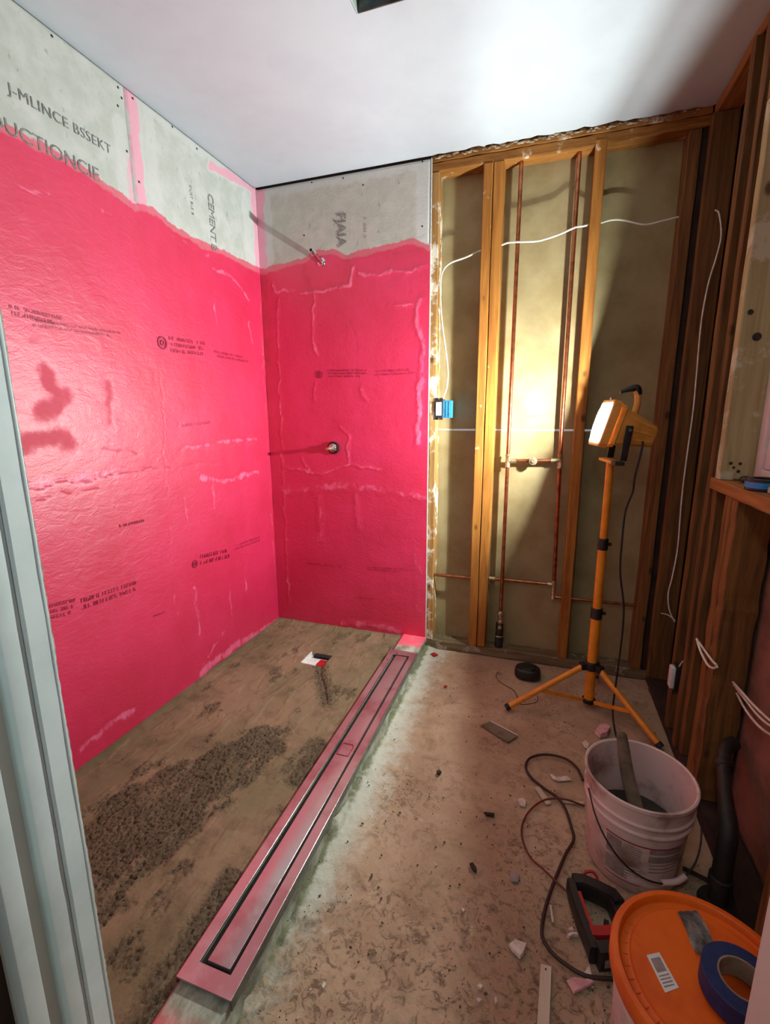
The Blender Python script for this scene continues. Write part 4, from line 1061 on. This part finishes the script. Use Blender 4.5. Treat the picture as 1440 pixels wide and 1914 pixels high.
# bezel with a lip round the glass
bm = bmesh.new(); rings = []
for (a, w, h, ch) in ((-0.006, 0.164, 0.182, 0.016), (0.022, 0.164, 0.182, 0.016), (0.0245, 0.158, 0.176, 0.014), (0.0245, 0.142, 0.160, 0.010), (0.0, 0.134, 0.152, 0.008)):
    w /= 2; h /= 2
    rings.append([bm.verts.new(hp(a, x, y)) for x, y in ((-w + ch, -h), (w - ch, -h), (w, -h + ch), (w, h - ch), (w - ch, h), (-w + ch, h), (-w, h - ch), (-w, -h + ch))])
for p, q in zip(rings, rings[1:]):
    for k in range(8): bm.faces.new((p[k], p[(k + 1) % 8], q[(k + 1) % 8], q[k]))
bz = bm_obj('bezel', bm, M['yellow_cast'], wl, smooth=True, angle=30)
obox('reflector', HC, n_, s_, u_, ((-0.004, -0.001), (-0.067, 0.067), (-0.076, 0.076)), M['lamp_reflector'], wl)
bm = bmesh.new(); NG = 10; gg = {}
for i in range(NG + 1):
    for j in range(NG + 1):
        u0, v0 = i / NG * 2 - 1, j / NG * 2 - 1
        gg[i, j] = bm.verts.new(hp(0.0235 + 0.016 * (1 - u0 ** 4) * (1 - v0 ** 4), u0 * 0.070, v0 * 0.079))
for i in range(NG):
    for j in range(NG): bm.faces.new((gg[i, j], gg[i + 1, j], gg[i + 1, j + 1], gg[i, j + 1]))
bm_obj('lamp_glass', bm, M['lamp_glass'], wl, smooth=True)
tube('latch_screw', [hp(0.004, -0.03, 0.090), hp(0.010, -0.03, 0.104)], 0.0055, M['chrome'], wl, 10)
for yy in (-0.03, 0.03):
    tube('guard_wire', [hp(0.022, -0.072, yy), hp(0.036, -0.050, yy), hp(0.042, 0.0, yy), hp(0.036, 0.050, yy), hp(0.022, 0.072, yy)], 0.0016, M['chrome'], wl, 8, 5)
# carrying handle
hdl = tube('handle', [hp(-0.085, 0.0, 0.058), hp(-0.082, 0.0, 0.10), hp(-0.070, 0.0, 0.135), hp(-0.058, 0.0, 0.148)], [0.013, 0.012, 0.0115, 0.011], M['yellow_cast'], wl, 14, 5)
tube('handle_grip', [hp(-0.075, 0.0, 0.135), hp(-0.060, 0.0, 0.156), hp(-0.045, 0.0, 0.153), hp(-0.022, 0.0, 0.140), hp(-0.006, 0.0, 0.128)], [0.012, 0.0145, 0.0125, 0.009, 0.006], M['black'], hdl, 14, 4)
# yoke and crossbar
for sgn in (-1, 1):
    p0 = hp(-0.062, 0.078 * sgn, -0.004)
    q = Vector((p0.x + nh.x * 0.012, p0.y + nh.y * 0.012, 1.102))
    dd = (q - p0).normalized()
    arm = obox('yoke_arm', p0, dd, s_, dd.cross(s_), ((-0.016, (q - p0).length), (-0.003 if sgn > 0 else -0.003, 0.003), (-0.013, 0.013)), M['black'], wl, 0.002)
    tube('pivot_bolt', [p0 - s_ * sgn * 0.008, p0 + s_ * sgn * 0.010], 0.007, M['chrome'], arm, 10)
xb = obox('crossbar', (CX, CYY, 1.094), s_, nh, EZ, ((-0.105, 0.105), (-0.016, 0.016), (-0.006, 0.006)), M['yellow_cast'], wl, 0.003)
obox('crossbar_cap', (CX, CYY, 1.094), s_, nh, EZ, ((0.060, 0.112), (-0.0175, 0.0175), (-0.0075, 0.0072)), M['rubber'], xb, 0.003)
# power lead
e0 = hp(-0.13, 0.02, -0.035)
tube('power_lead', [tuple(e0), (1.852, -0.355, 1.165)] + [(1.832,-0.380,1.046),(1.830,-0.380,0.984),(1.812,-0.380,0.910),(1.810,-0.380,0.791),(1.815,-0.380,0.659),(1.839,-0.380,0.526),(1.845,-0.380,0.411),(1.843,-0.380,0.267),(1.840,-0.380,0.144),(1.840,-0.380,0.043)] + [(1.842, -0.46, 0.006), (1.85, -0.56, 0.005), (1.86, -0.68, 0.006), (1.86, -0.86, 0.007)], 0.0038, M['rubber'], wl, 8, 6)

lamp_d = bpy.data.lights.new('halogen_bulb', 'POINT')          # bare bulb in front of the reflector, shaded by the bezel
lamp_d.shadow_soft_size = 0.005
lamp_d.energy = LAMP_POWER; lamp_d.color = (0.92, 1.0, 0.95)
lamp = bpy.data.objects.new('halogen_bulb', lamp_d); COL.objects.link(lamp)
lamp.matrix_world = Matrix.Translation(HC + n_ * 0.0135)
beam_d = bpy.data.lights.new('reflector_beam', 'AREA')            # light thrown forward by the reflector behind the bulb
beam_d.shape = 'RECTANGLE'; beam_d.size = 0.09; beam_d.size_y = 0.03
beam_d.energy = BEAM_POWER; beam_d.color = (0.92, 1.0, 0.95)
beam = bpy.data.objects.new('reflector_beam', beam_d); COL.objects.link(beam)
beam.matrix_world = Matrix.Translation(HC + n_ * 0.002) @ Matrix(((s_.x, u_.x, -n_.x, 0), (s_.y, u_.y, -n_.y, 0), (s_.z, u_.z, -n_.z, 0), (0, 0, 0, 1)))
beam.parent = wl; beam.matrix_parent_inverse = Matrix.Translation(-Vector((CX, CYY, 0)))
lamp.parent = wl; lamp.matrix_parent_inverse = Matrix.Translation(-Vector((CX, CYY, 0)))

# ------------------------------------------------------------------ buckets
BX, BY = 1.806, -1.055
bk = thing('mixing_bucket', (BX, BY, 0.0), 'dirty white plastic bucket with wire handle and a stick standing in it', 'bucket')
BH = 0.29
def br(z): return 0.116 + (0.139 - 0.116) * z / BH
prof = [(0, 0.002), (0.112, 0.002), (br(0.006), 0.008), (br(0.19), 0.19), (br(0.20), 0.2), (br(.2) + .006, .203), (br(.2) + .006, .207), (br(.21), .211), (br(0.228), 0.228), (br(.23) + .006, .231), (br(.23) + .006, .235), (br(.24), .238), (br(.275), .275), (br(.28) + .005, .28), (br(.29) + .004, .289), (br(.29), .291), (br(.29) - .004, .288), (br(.2) - .004, .20), (br(0.05) - .004, .02), (0, 0.016)]
lathe('bucket_shell', prof, M['bucket'], bk, (BX, BY, 0), 64)
prf = [(0, 0.118), (0.06, 0.122), (br(0.12) - .0055, 0.125)]
lathe('mortar_residue', prf, M['mortar_wet'], bk, (BX, BY, 0), 40)
# wire handle hanging on the near side
ha = math.radians(20)
hpts = []
for k in range(17):
    t_ = math.pi * k / 16
    xx = -math.cos(t_) * 0.150
    hpts.append((BX + xx * math.cos(ha) + math.sin(ha) * (0.02 + 0.145 * math.sin(t_)) * 1.0, BY + xx * math.sin(ha) - math.cos(ha) * 0.142 * math.sin(t_) ** 0.7, 0.245 - 0.165 * math.sin(t_)))
wh = tube('wire_handle', hpts, 0.0022, M['black'], bk, 8, 2)
def cyl_patch(nm, a0, a1, z0, z1, mat, parent, off=0.0008, n=18, slant=0.0, c=(BX, BY), rf=br):
    bm = bmesh.new(); rows = []
    for k in range(n + 1):
        t_ = math.radians(a0 + (a1 - a0) * k / n)
        row = []
        for z in (z0, z1):
            zz = z + slant * (k / n)
            r = rf(zz) + off
            row.append(bm.verts.new((c[0] + r * math.cos(t_), c[1] + r * math.sin(t_), zz)))
        rows.append(row)
    for p, q in zip(rows, rows[1:]): bm.faces.new((p[0], q[0], q[1], p[1]))
    return bm_obj(nm, bm, mat, parent, smooth=True)
lab = cyl_patch('label', 228, 318, 0.035, 0.172, M['bucket'], bk, 0.0006)
cyl_patch('label_border', 228, 318, 0.167, 0.171, M['label_red'], lab, 0.0011)
cyl_patch('label_border', 228, 272, 0.034, 0.037, M['label_red'], lab, 0.0011)
for a0, a1, z0, z1 in ((229, 247, 0.105, 0.163), (229, 256, 0.045, 0.095), (276, 317, 0.150, 0.166), (276, 316, 0.122, 0.144)):
    cyl_patch('print_block', a0, a1, z0, z1, M['label_print'], lab, 0.0011)
rr = random.Random(21)
for k in range(7): cyl_patch('print_line', 248, 266 + rr.uniform(0, 4), 0.157 - k * 0.0075, 0.1605 - k * 0.0075, M['label_print'], lab, 0.0011, 8)
for k in range(5): cyl_patch('print_line', 252, 268, 0.088 - k * 0.0095, 0.0915 - k * 0.0095, M['tile_chip'], lab, 0.0016, 8)
for k in range(3): cyl_patch('print_line', 278, 312, 0.112 - k * 0.012, 0.116 - k * 0.012, M['label_print'], lab, 0.0011, 8)
sh = [p for p in hpts[7:11]]
gp = [Vector(p) for p in hpts]
tube('handle_grip', [gp[8] + Vector((-0.008, 0, 0)), gp[9], gp[10]], 0.0075, M['bucket'], wh, 12, 3)

stk = thing('mortar_stick', (1.80, -1.04, 0.12), 'grey mortar caked wooden stick leaning inside the white bucket', 'stick')
st = [Vector((1.828, -1.085, 0.112)), Vector((1.790, -1.010, 0.225)), Vector((1.775, -0.972, 0.30)), Vector((1.768, -0.955, 0.338))]
def paddle():
    bm = bmesh.new(); rings = []
    P_ = catmull(st, 6); n = len(P_)
    for i, p in enumerate(P_):
        t_ = (P_[min(i + 1, n - 1)] - P_[max(i - 1, 0)]).normalized()
        side = t_.cross(Vector((0, 1, 0.3))).normalized(); nv = side.cross(t_)
        f = i / (n - 1)
        w = 0.021 - 0.007 * f; d = 0.009
        if i == n - 1: w *= 0.6; d *= 0.6
        rings.append([bm.verts.new(p + side * w * math.cos(2 * math.pi * k / 14) + nv * d * math.sin(2 * math.pi * k / 14)) for k in range(14)])
    for a, b in zip(rings, rings[1:]):
        for k in range(14): bm.faces.new((a[k], a[(k + 1) % 14], b[(k + 1) % 14], b[k]))
    bm.faces.new(rings[0][::-1]); bm.faces.new(rings[-1])
    return bm_obj('stick_body', bm, M['grey_wood'], stk, smooth=True, angle=50)
paddle()

OX, OY, OZ = 1.808, -1.622, 0.352
ob = thing('lidded_bucket', (OX, OY, 0.0), 'white bucket closed with a scuffed orange lid beside the right door jamb', 'bucket')
lathe('bucket_shell', [(0, 0.002), (0.122, 0.002), (0.128, 0.010), (0.138, OZ - 0.05), (0.144, OZ - 0.045), (0.144, OZ - 0.03), (0.139, OZ - 0.028), (0.139, OZ - 0.006), (0, OZ - 0.006)], M['bucket'], ob, (OX, OY, 0), 64)
lid = lathe('lid', [(0.1395, -0.026), (0.147, -0.026), (0.150, -0.020), (0.150, 0.004), (0.147, 0.009), (0.138, 0.010), (0.135, 0.007), (0.133, -0.002), (0.126, -0.004), (0.119, -0.002), (0.116, 0.002), (0, 0.002)], M['orange'], ob, (OX, OY, OZ), 72)
for k in range(14):
    t_ = math.radians(150 + k * 9)
    a = Vector((math.cos(t_), math.sin(t_), 0)); b = Vector((-a.y, a.x, 0))
    obox('lid_rib', (OX, OY, OZ), a, b, EZ, ((0.121, 0.131), (-0.001, 0.001), (-0.004, -0.0015)), M['orange'], lid, 0.0004, 1)
stz = OZ + 0.0023
sp = [(1.716, -1.612), (1.738, -1.600), (1.757, -1.648), (1.734, -1.663)]
stick_ = prism('sticker', [(x, y, stz) for x, y in sp], 0.0006, M['white_plastic'], lid)
def sq(pts, nm, mat, par, h=0.0004, z=stz + 0.0007):
    c = Vector((sum(p[0] for p in sp) / 4, sum(p[1] for p in sp) / 4))
    ex = Vector((sp[1][0] - sp[0][0], sp[1][1] - sp[0][1])); ey = Vector((sp[3][0] - sp[0][0], sp[3][1] - sp[0][1])) 
    o0 = Vector(sp[0])
    return prism(nm, [(*(o0 + ex * u + ey * v), z) for u, v in pts], h, mat, par)
sq([(0.15, 0.12), (0.85, 0.12), (0.85, 0.5), (0.15, 0.5)], 'sticker_block', M['label_print'], stick_)
for k in range(4): sq([(0.12, 0.58 + k * 0.09), (0.88, 0.58 + k * 0.09), (0.88, 0.61 + k * 0.09), (0.12, 0.61 + k * 0.09)], 'sticker_line', M['label_print'], stick_)
# crumpled silver tape on the lid
bm = bmesh.new(); rows = []
pa = [(1.785, -1.514), (1.790, -1.535), (1.793, -1.56), (1.797, -1.585)]; pb = [(1.822, -1.500), (1.828, -1.522), (1.832, -1.548), (1.837, -1.570)]
for k in range(13):
    f = k / 12 * 3; i = min(int(f), 2); w = f - i
    A = Vector(pa[i]).lerp(Vector(pa[i + 1]), w); B_ = Vector(pb[i]).lerp(Vector(pb[i + 1]), w)
    rows.append([bm.verts.new((*A.lerp(B_, j / 7), stz + 0.0012 + 0.003 * abs(math.sin(j * 1.3 + k * 0.35)))) for j in range(8)])
for a, b in zip(rows, rows[1:]):
    for j in range(7): bm.faces.new((a[j], a[j + 1], b[j + 1], b[j]))
bmesh.ops.solidify(bm, geom=list(bm.faces), thickness=0.0008)
bm_obj('silver_tape_strip', bm, M['grey_tape'], lid, smooth=True, angle=60)

tr = thing('masking_tape_roll', (1.846, -1.628, OZ + 0.010), 'roll of dark blue masking tape lying on the orange lid', 'tape roll')
TC = (1.843, -1.638, OZ + 0.0105)
lathe('tape_body', [(0.0335, 0.0), (0.0545, 0.0), (0.0555, 0.001), (0.0555, 0.036), (0.0545, 0.037), (0.0335, 0.037)], M['tape_blue'], tr, TC, 48, closed=True)
lathe('tape_core', [(0.0308, 0.0005), (0.0334, 0.0005), (0.0334, 0.0376), (0.0308, 0.0376)], M['tape_core'], tr, TC, 40, closed=True)

# ------------------------------------------------------------------ red cordless tool on the floor
tl = thing('cordless_tool', (1.69, -1.29, 0.0), 'red and black cordless power tool lying on the floor against the orange lidded bucket', 'power tool')
def bar(nm, pts, w, h, z0, mat, parent, bev=0.006):
    """a rounded bar of width w and height h along a floor path"""
    bm = bmesh.new(); rings = []
    P_ = [Vector((*p, 0)) for p in pts]; n = len(P_)
    for i, p in enumerate(P_):
        t_ = (P_[min(i + 1, n - 1)] - P_[max(i - 1, 0)]).normalized(); sd = Vector((-t_.y, t_.x, 0))
        ring = []
        for (a, b) in ((-1, 0.15), (-0.8, 0), (0.8, 0), (1, 0.15), (1, 0.8), (0.75, 1), (-0.75, 1), (-1, 0.8)):
            ring.append(bm.verts.new(p + sd * a * w / 2 + EZ * (z0 + b * h)))
        rings.append(ring)
    for a, b in zip(rings, rings[1:]):
        for k in range(8): bm.faces.new((a[k], a[(k + 1) % 8], b[(k + 1) % 8], b[k]))
    bm.faces.new(rings[0][::-1]); bm.faces.new(rings[-1])
    return bm_obj(nm, bm, mat, parent, smooth=True, angle=35)
bar('side_grip', [(1.634, -1.222), (1.640, -1.258), (1.654, -1.310), (1.672, -1.362), (1.678, -1.385)], 0.022, 0.050, 0.002, M['black'], tl)
bar('side_trim', [(1.652, -1.252), (1.664, -1.300), (1.680, -1.348)], 0.012, 0.046, 0.004, M['red'], tl)
bar('top_handle', [(1.640, -1.222), (1.665, -1.216), (1.700, -1.222), (1.736, -1.232), (1.748, -1.250)], 0.034, 0.050, 0.006, M['black'], tl)
bar('motor_body', [(1.735, -1.238), (1.745, -1.270), (1.744, -1.318)], 0.030, 0.044, 0.004, M['black'], tl)
bar('front_body', [(1.672, -1.348), (1.700, -1.340), (1.730, -1.328), (1.748, -1.318)], 0.030, 0.050, 0.004, M['red'], tl)
bar('battery', [(1.684, -1.385), (1.712, -1.374), (1.735, -1.362)], 0.036, 0.056, 0.001, M['black'], tl)
prism('battery_label', [(1.700, -1.3985, 0.018), (1.722, -1.3885, 0.018), (1.722, -1.3885, 0.040), (1.700, -1.3985, 0.040)], 0.001, M['label_print'], tl, up=(-0.42, -0.9, 0))
bar('trigger', [(1.716, -1.285), (1.716, -1.310)], 0.012, 0.018, 0.006, M['black'], tl)
tube('red_loop', [(1.664, -1.203, 0.03), (1.672, -1.192, 0.05), (1.690, -1.188, 0.054), (1.702, -1.195, 0.045), (1.696, -1.206, 0.035)], 0.004, M['red'], tl, 8, 4)

# ------------------------------------------------------------------ cords on the floor
def floor_cord(name, pts, r, mat, label, zs=None):
    P_ = [(x, y, 0.004 + r + (zs or {}).get(i, 0)) for i, (x, y) in enumerate(pts)]
    t = thing(name, (P_[0][0], P_[0][1], 0), label, 'cord')
    tube('cord_sheath', P_, r, mat, t, 8, 5)
    return t
dark_cord = simple('dark_rubber_cord', (38, 28, 24), (58, 36, 28), 0.6, scale=8, bump=0)
red_cord = simple('red_brown_cord', (112, 36, 28), (78, 30, 24), 0.55, scale=8, bump=0)
fc = floor_cord('extension_cord', [(1.697,-0.786),(1.680,-0.727),(1.639,-0.691),(1.572,-0.692),(1.518,-0.728),(1.502,-0.779),(1.521,-0.828),(1.563,-0.865),(1.606,-0.898),(1.631,-0.940),(1.648,-1.005),(1.652,-1.051),(1.628,-1.107),(1.606,-1.170),(1.585,-1.235),(1.568,-1.302),(1.562,-1.361),(1.583,-1.393),(1.616,-1.411),(1.660,-1.421),(1.722,-1.407)], 0.0045, dark_cord,
           'dark extension cord winding over the floor from the white bucket to the orange lidded bucket', {8: .004, 9: .006})
pc = floor_cord('red_cord', [(1.694,-0.903),(1.631,-0.903),(1.571,-0.918),(1.525,-0.973),(1.502,-1.038),(1.504,-1.096),(1.529,-1.151),(1.565,-1.187),(1.621,-1.223)], 0.003, red_cord,
           'thin red brown cord making a loop on the floor left of the bucket', {1: .008, 2: .002, 7: .009})
# thin wire by the black case
tw = thing('thin_wire', (*(1.344,-0.166), 0), 'thin bent piece of wire on the floor next to the black case', 'wire')
tube('wire_strand', [(x, y, 0.004) for x, y in [(1.359,-0.161),(1.342,-0.146),(1.340,-0.188),(1.362,-0.231),(1.402,-0.261),(1.428,-0.281),(1.445,-0.316),(1.458,-0.381),(1.492,-0.378),(1.535,-0.343),(1.537,-0.295)]], 0.0015, M['rubber'], tw, 6, 4)

bc = thing('black_case', (1.487, -0.135, 0.0), 'black rounded plastic case lying on the floor near the stud wall', 'case')
def puck():
    bm = bmesh.new()
    pts = []
    for k in range(28):
        t_ = 2 * math.pi * k / 28
        c_, s2 = math.cos(t_), math.sin(t_)
        e = 0.75
        pts.append((math.copysign(abs(c_) ** e, c_) * 0.062, math.copysign(abs(s2) ** e, s2) * 0.050))
    rings = []
    for f, z in ((0.90, 0.003), (1.0, 0.012), (1.0, 0.034), (0.93, 0.046), (0.78, 0.053)):
        rings.append([bm.verts.new((1.487 + x * f, -0.135 + y * f, z)) for x, y in pts])
    for a, b in zip(rings, rings[1:]):
        for k in range(28): bm.faces.new((a[k], a[(k + 1) % 28], b[(k + 1) % 28], b[k]))
    bm.faces.new(rings[0][::-1]); bm.faces.new(rings[-1])
    return bm_obj('case_body', bm, M['black'], bc, smooth=True, angle=30)
puck()
lathe('case_cap', [(0.040, 0.0525), (0.040, 0.056), (0.034, 0.058), (0, 0.058)], M['black'], bc, (1.487, -0.135, 0), 28)
bm = bmesh.new(); tube_bm(bm, [(1.487 + 0.0635 * math.cos(t_), -0.135 + 0.0515 * math.sin(t_), 0.022) for t_ in [math.radians(a) for a in range(200, 345, 12)]], 0.002, 6)
bm_obj('case_seam', bm, M['rubber'], bc, smooth=True)

# ------------------------------------------------------------------ bits left on the floor
mp = thing('metal_strip', (1.39, -0.60, 0.0), 'flat grey strip of sheet metal with a bright folded edge near the tripod foot', 'strip')
strip_p = [(1.313,-0.592),(1.350,-0.551),(1.465,-0.609),(1.431,-0.663)]
prism('strip_plate', [(x, y, 0.004) for x, y in strip_p], 0.0015, simple('dull_grey_sheet', (128, 118, 104), (98, 88, 74), 0.5, 0.3, scale=20), mp)
tube('folded_edge', [(*strip_p[1], 0.007), (*strip_p[2], 0.007)], 0.002, M['white_plastic'], mp, 6)

rl = thing('white_strip', (*(1.566,-1.485), 0.0), 'narrow white wooden strip with a nail hole near the bottom of the doorway floor', 'strip')
sl = [(1.560,-1.427),(1.584,-1.425),(1.578,-1.545),(1.553,-1.553)]
prism('slat_body', [(x, y, 0.004) for x, y in sl], 0.004, M['stick'], rl, 0.0006)
hpx = (1.571,-1.432); lathe('slat_hole', [(0, 0.0002), (0.0022, 0.0002)], M['dark_hole'], rl, (hpx[0], hpx[1] - .004, 0.0082), 12)
def stick(name, pts, w, label, z=0.004, hgt=0.004, m='stick'):
    a, b = Vector((*pts[0], 0)), Vector((*pts[1], 0)); d = (b - a).normalized(); s2 = Vector((-d.y, d.x, 0))
    o = obox(name, a + EZ * z, d, s2, EZ, ((0, (b - a).length), (-w / 2, w / 2), (0, hgt)), M[m], None, 0.0008, 1)
    return tag(o, label, 'stick')
stick('wood_shim', [(1.543,-0.867),(1.582,-0.931)], 0.020, 'short pale wooden shim crossing the dark cord loop')
stick('paint_stirrer', [(1.616,-0.906),(1.693,-0.890)], 0.011, 'pale flat stirring stick pointing at the white bucket')
stick('white_splinter', [(1.583,-1.276),(1.589,-1.320)], 0.006, 'thin white splinter lying inside the dark cord bend')

def shard(name, pts, h, mat, label, cat='chip', z=0.003):
    n = len(pts); c = (sum(p[0] for p in pts) / n, sum(p[1] for p in pts) / n)
    bm = bmesh.new(); rr_ = random.Random(len(label))
    a = [bm.verts.new((x, y, z)) for x, y in pts]
    b = [bm.verts.new((c[0] + (x - c[0]) * 0.88, c[1] + (y - c[1]) * 0.88, z + h * rr_.uniform(0.8, 1.1))) for x, y in pts]
    bm.faces.new(a[::-1]); bm.faces.new(b)
    for i in range(n): bm.faces.new((a[i], a[(i + 1) % n], b[(i + 1) % n], b[i]))
    return tag(bm_obj(name, bm, M[mat], None), label, cat, {'chip': 'plaster chips on the floor', 'pebble': 'dark pebbles on the floor', 'scrap': 'scraps on the floor'}.get(cat))
shard('plaster_shard', [(1.484,-1.409),(1.498,-1.392),(1.528,-1.392),(1.521,-1.418),(1.513,-1.430),(1.495,-1.420)], 0.008, 'tile_chip', 'largest angular white plaster shard on the open floor')
shard('plaster_shard', [(1.669,-1.391),(1.674,-1.425),(1.661,-1.430),(1.655,-1.414)], 0.005, 'tile_chip', 'triangular white shard under the dark cord end')
shard('pink_tile_piece', [(1.616,-1.441),(1.634,-1.429),(1.678,-1.424),(1.668,-1.435),(1.631,-1.463)], 0.005, 'chip_pink', 'pinkish flat tile piece beside the dark cord end')
shard('plaster_chip', [(1.482,-0.943),(1.496,-0.931),(1.510,-0.941),(1.509,-0.966),(1.492,-0.965)], 0.006, 'tile_chip', 'small round white chip left of the cord loops')
shard('plaster_chip', [(1.621,-1.341),(1.632,-1.330),(1.646,-1.328),(1.648,-1.334),(1.635,-1.338),(1.624,-1.347)], 0.008, 'tile_chip', 'curved white chip beside the red tool')
shard('plaster_chip', [(1.626,-1.321),(1.635,-1.316),(1.639,-1.323),(1.628,-1.327)], 0.005, 'tile_chip', 'tiny white chip just behind the curved chip')
shard('plaster_smear', [(1.586,-0.785),(1.608,-0.797),(1.648,-0.775),(1.662,-0.792),(1.618,-0.812),(1.597,-0.808)], 0.003, 'tile_chip', 'flat pale plaster smear inside the dark cord loop')
shard('plaster_chip', [(1.709,-0.569),(1.723,-0.555),(1.737,-0.576),(1.729,-0.604),(1.715,-0.596)], 0.005, 'tile_chip', 'white chip on the floor behind the white bucket rim')
shard('plaster_chip', [(1.360,-1.360),(1.366,-1.356),(1.371,-1.361),(1.367,-1.367)], 0.005, 'tile_chip', 'tiny bright white crumb alone in the middle of the floor')
shard('dark_pebble', [(1.194,-0.902),(1.204,-0.894),(1.213,-0.901),(1.208,-0.914),(1.198,-0.914)], 0.008, 'pebble', 'small dark pebble on the bright floor by the curb', 'pebble')
shard('dark_pebble', [(1.379,-1.032),(1.396,-1.028),(1.414,-1.026),(1.412,-1.038),(1.390,-1.041)], 0.006, 'pebble', 'flat dark wood chip in the middle of the floor', 'pebble')
shard('dark_pebble', [(1.362,-1.225),(1.371,-1.220),(1.385,-1.236),(1.385,-1.246),(1.374,-1.242)], 0.008, 'pebble', 'elongated dark pebble on the mid floor in the shade', 'pebble')
shard('pink_scrap', [(0.978,-0.065),(0.994,-0.047),(1.022,-0.063),(1.003,-0.087)], 0.004, 'red', 'red membrane scrap on the floor near the stud wall corner', 'scrap')
shard('pink_scrap', [(1.109,-0.347),(1.118,-0.339),(1.128,-0.350),(1.116,-0.359)], 0.003, 'red', 'tiny red membrane dot on the bright floor', 'scrap')
shard('rag_scrap', [(1.762,-0.495),(1.782,-0.453),(1.813,-0.429),(1.827,-0.453),(1.809,-0.500),(1.780,-0.520)], 0.02, 'chip_pink', 'crumpled pinkish scrap beside the stick behind the bucket', 'scrap')
shard('grey_scrap', [(1.473,-1.217),(1.493,-1.206),(1.502,-1.218),(1.500,-1.235),(1.481,-1.243)], 0.003, 'label_print', 'dull grey square scrap left of the dark cord', 'scrap')
for k, (px, lb) in enumerate((([(1.086,-1.629),(1.088,-1.619),(1.096,-1.622),(1.093,-1.633)], 'small white chip at the front left of the floor'), ([(1.422,-1.519),(1.428,-1.511),(1.436,-1.514),(1.432,-1.522)], 'upper left of three small white chips at the floor front'),
                 ([(1.423,-1.543),(1.430,-1.538),(1.437,-1.541),(1.431,-1.549)], 'lowest of three small white chips at the floor front'), ([(1.462,-1.529),(1.466,-1.524),(1.470,-1.533),(1.466,-1.540)], 'rightmost of three small white chips at the floor front'))):
    shard('plaster_chip', px, 0.005, 'tile_chip', lb)

def crumbs():
    rr_ = random.Random(17); bm = bmesh.new()
    for k in range(420):
        x = rr_.uniform(0.97, 2.0); y = -1.85 * rr_.random() ** 0.8 - 0.03
        if any(math.hypot(x - a, y - b) < c for a, b, c in ((BX, BY, .17), (OX, OY, .18), (1.69, -1.29, .13), (1.487, -.135, .08), (1.41, -.45, .05), (1.99, -.52, .06), (2.004, -1.128, .07))): continue
        s = rr_.uniform(0.0007, 0.0022) * (1.3 if y < -1.1 else 1)
        m = Matrix.Translation((x, y, 0.003)) @ Matrix.Rotation(rr_.uniform(0, 6.28), 4, 'Z') @ Matrix.Diagonal((s * rr_.uniform(.7, 2.2), s, s * 0.7, 1))
        bmesh.ops.create_cube(bm, size=1.6, matrix=m)
    o = bm_obj('floor_crumbs', bm, simple('mixed_crumbs', (70, 56, 44), (190, 176, 158), 0.9, scale=18, bump=0, lo=0.5, hi=0.62))
    return tag(o, 'loose dark and pale crumbs of mortar scattered over the floor', 'debris', kind='stuff')
crumbs()
# sawn offcuts by the right wall
stick('wood_offcut', [(2.053,-0.444), (2.039,-0.078)], 0.016, 'long thin dark offcut lying along the right wall studs', m='old')
stick('dark_offcut', [(1.943,-1.048),(2.007,-1.071)], 0.014, 'short dark offcut on the floor behind the orange lidded bucket', m='felt_gap_shade')
tag(timber('wood_block', 1.96, 2.005, -0.86, -0.80, 0.003, 0.02, M['old'], None, 0.002, 6), 'small brown wood block at the foot of the double stud', 'block')

# ------------------------------------------------------------------ things on the window sill
sr = thing('sill_tape_roll', (2.085, -0.86, 1.073), 'black and blue tape roll lying on the window sill', 'tape roll')
RC = (2.073, -0.84, 1.0735)
lathe('roll_body', [(0.030, 0.0), (0.044, 0.0), (0.045, 0.001), (0.045, 0.030), (0.044, 0.031), (0.030, 0.031)], M['black'], sr, RC, 40, closed=True)
lathe('roll_band', [(0.0452, 0.006), (0.0462, 0.007), (0.0462, 0.021), (0.0452, 0.022)], M['blue_plastic'], sr, RC, 40, closed=True)
kc = thing('small_black_tool', (2.07, -0.68, 1.073), 'small black tool lump on the window sill against the pale stud', 'tool')
bm = bmesh.new(); bmesh.ops.create_icosphere(bm, subdivisions=2, radius=0.016, matrix=Matrix.Translation((2.075, -0.70, 1.084)) @ Matrix.Diagonal((0.9, 1.7, 0.7, 1)))
bm_obj('tool_body', bm, M['black'], kc, smooth=True)
tube('tool_tip', [(2.07, -0.675, 1.079), (2.06, -0.655, 1.077)], 0.003, M['black'], kc, 8)
wb2 = tag(timber('sill_block', 2.055, 2.095, -0.965, -0.905, 1.0735, 1.092, M['jack'], None, 0.001, 5), 'pale wood block on the window sill next to the tape roll', 'block')
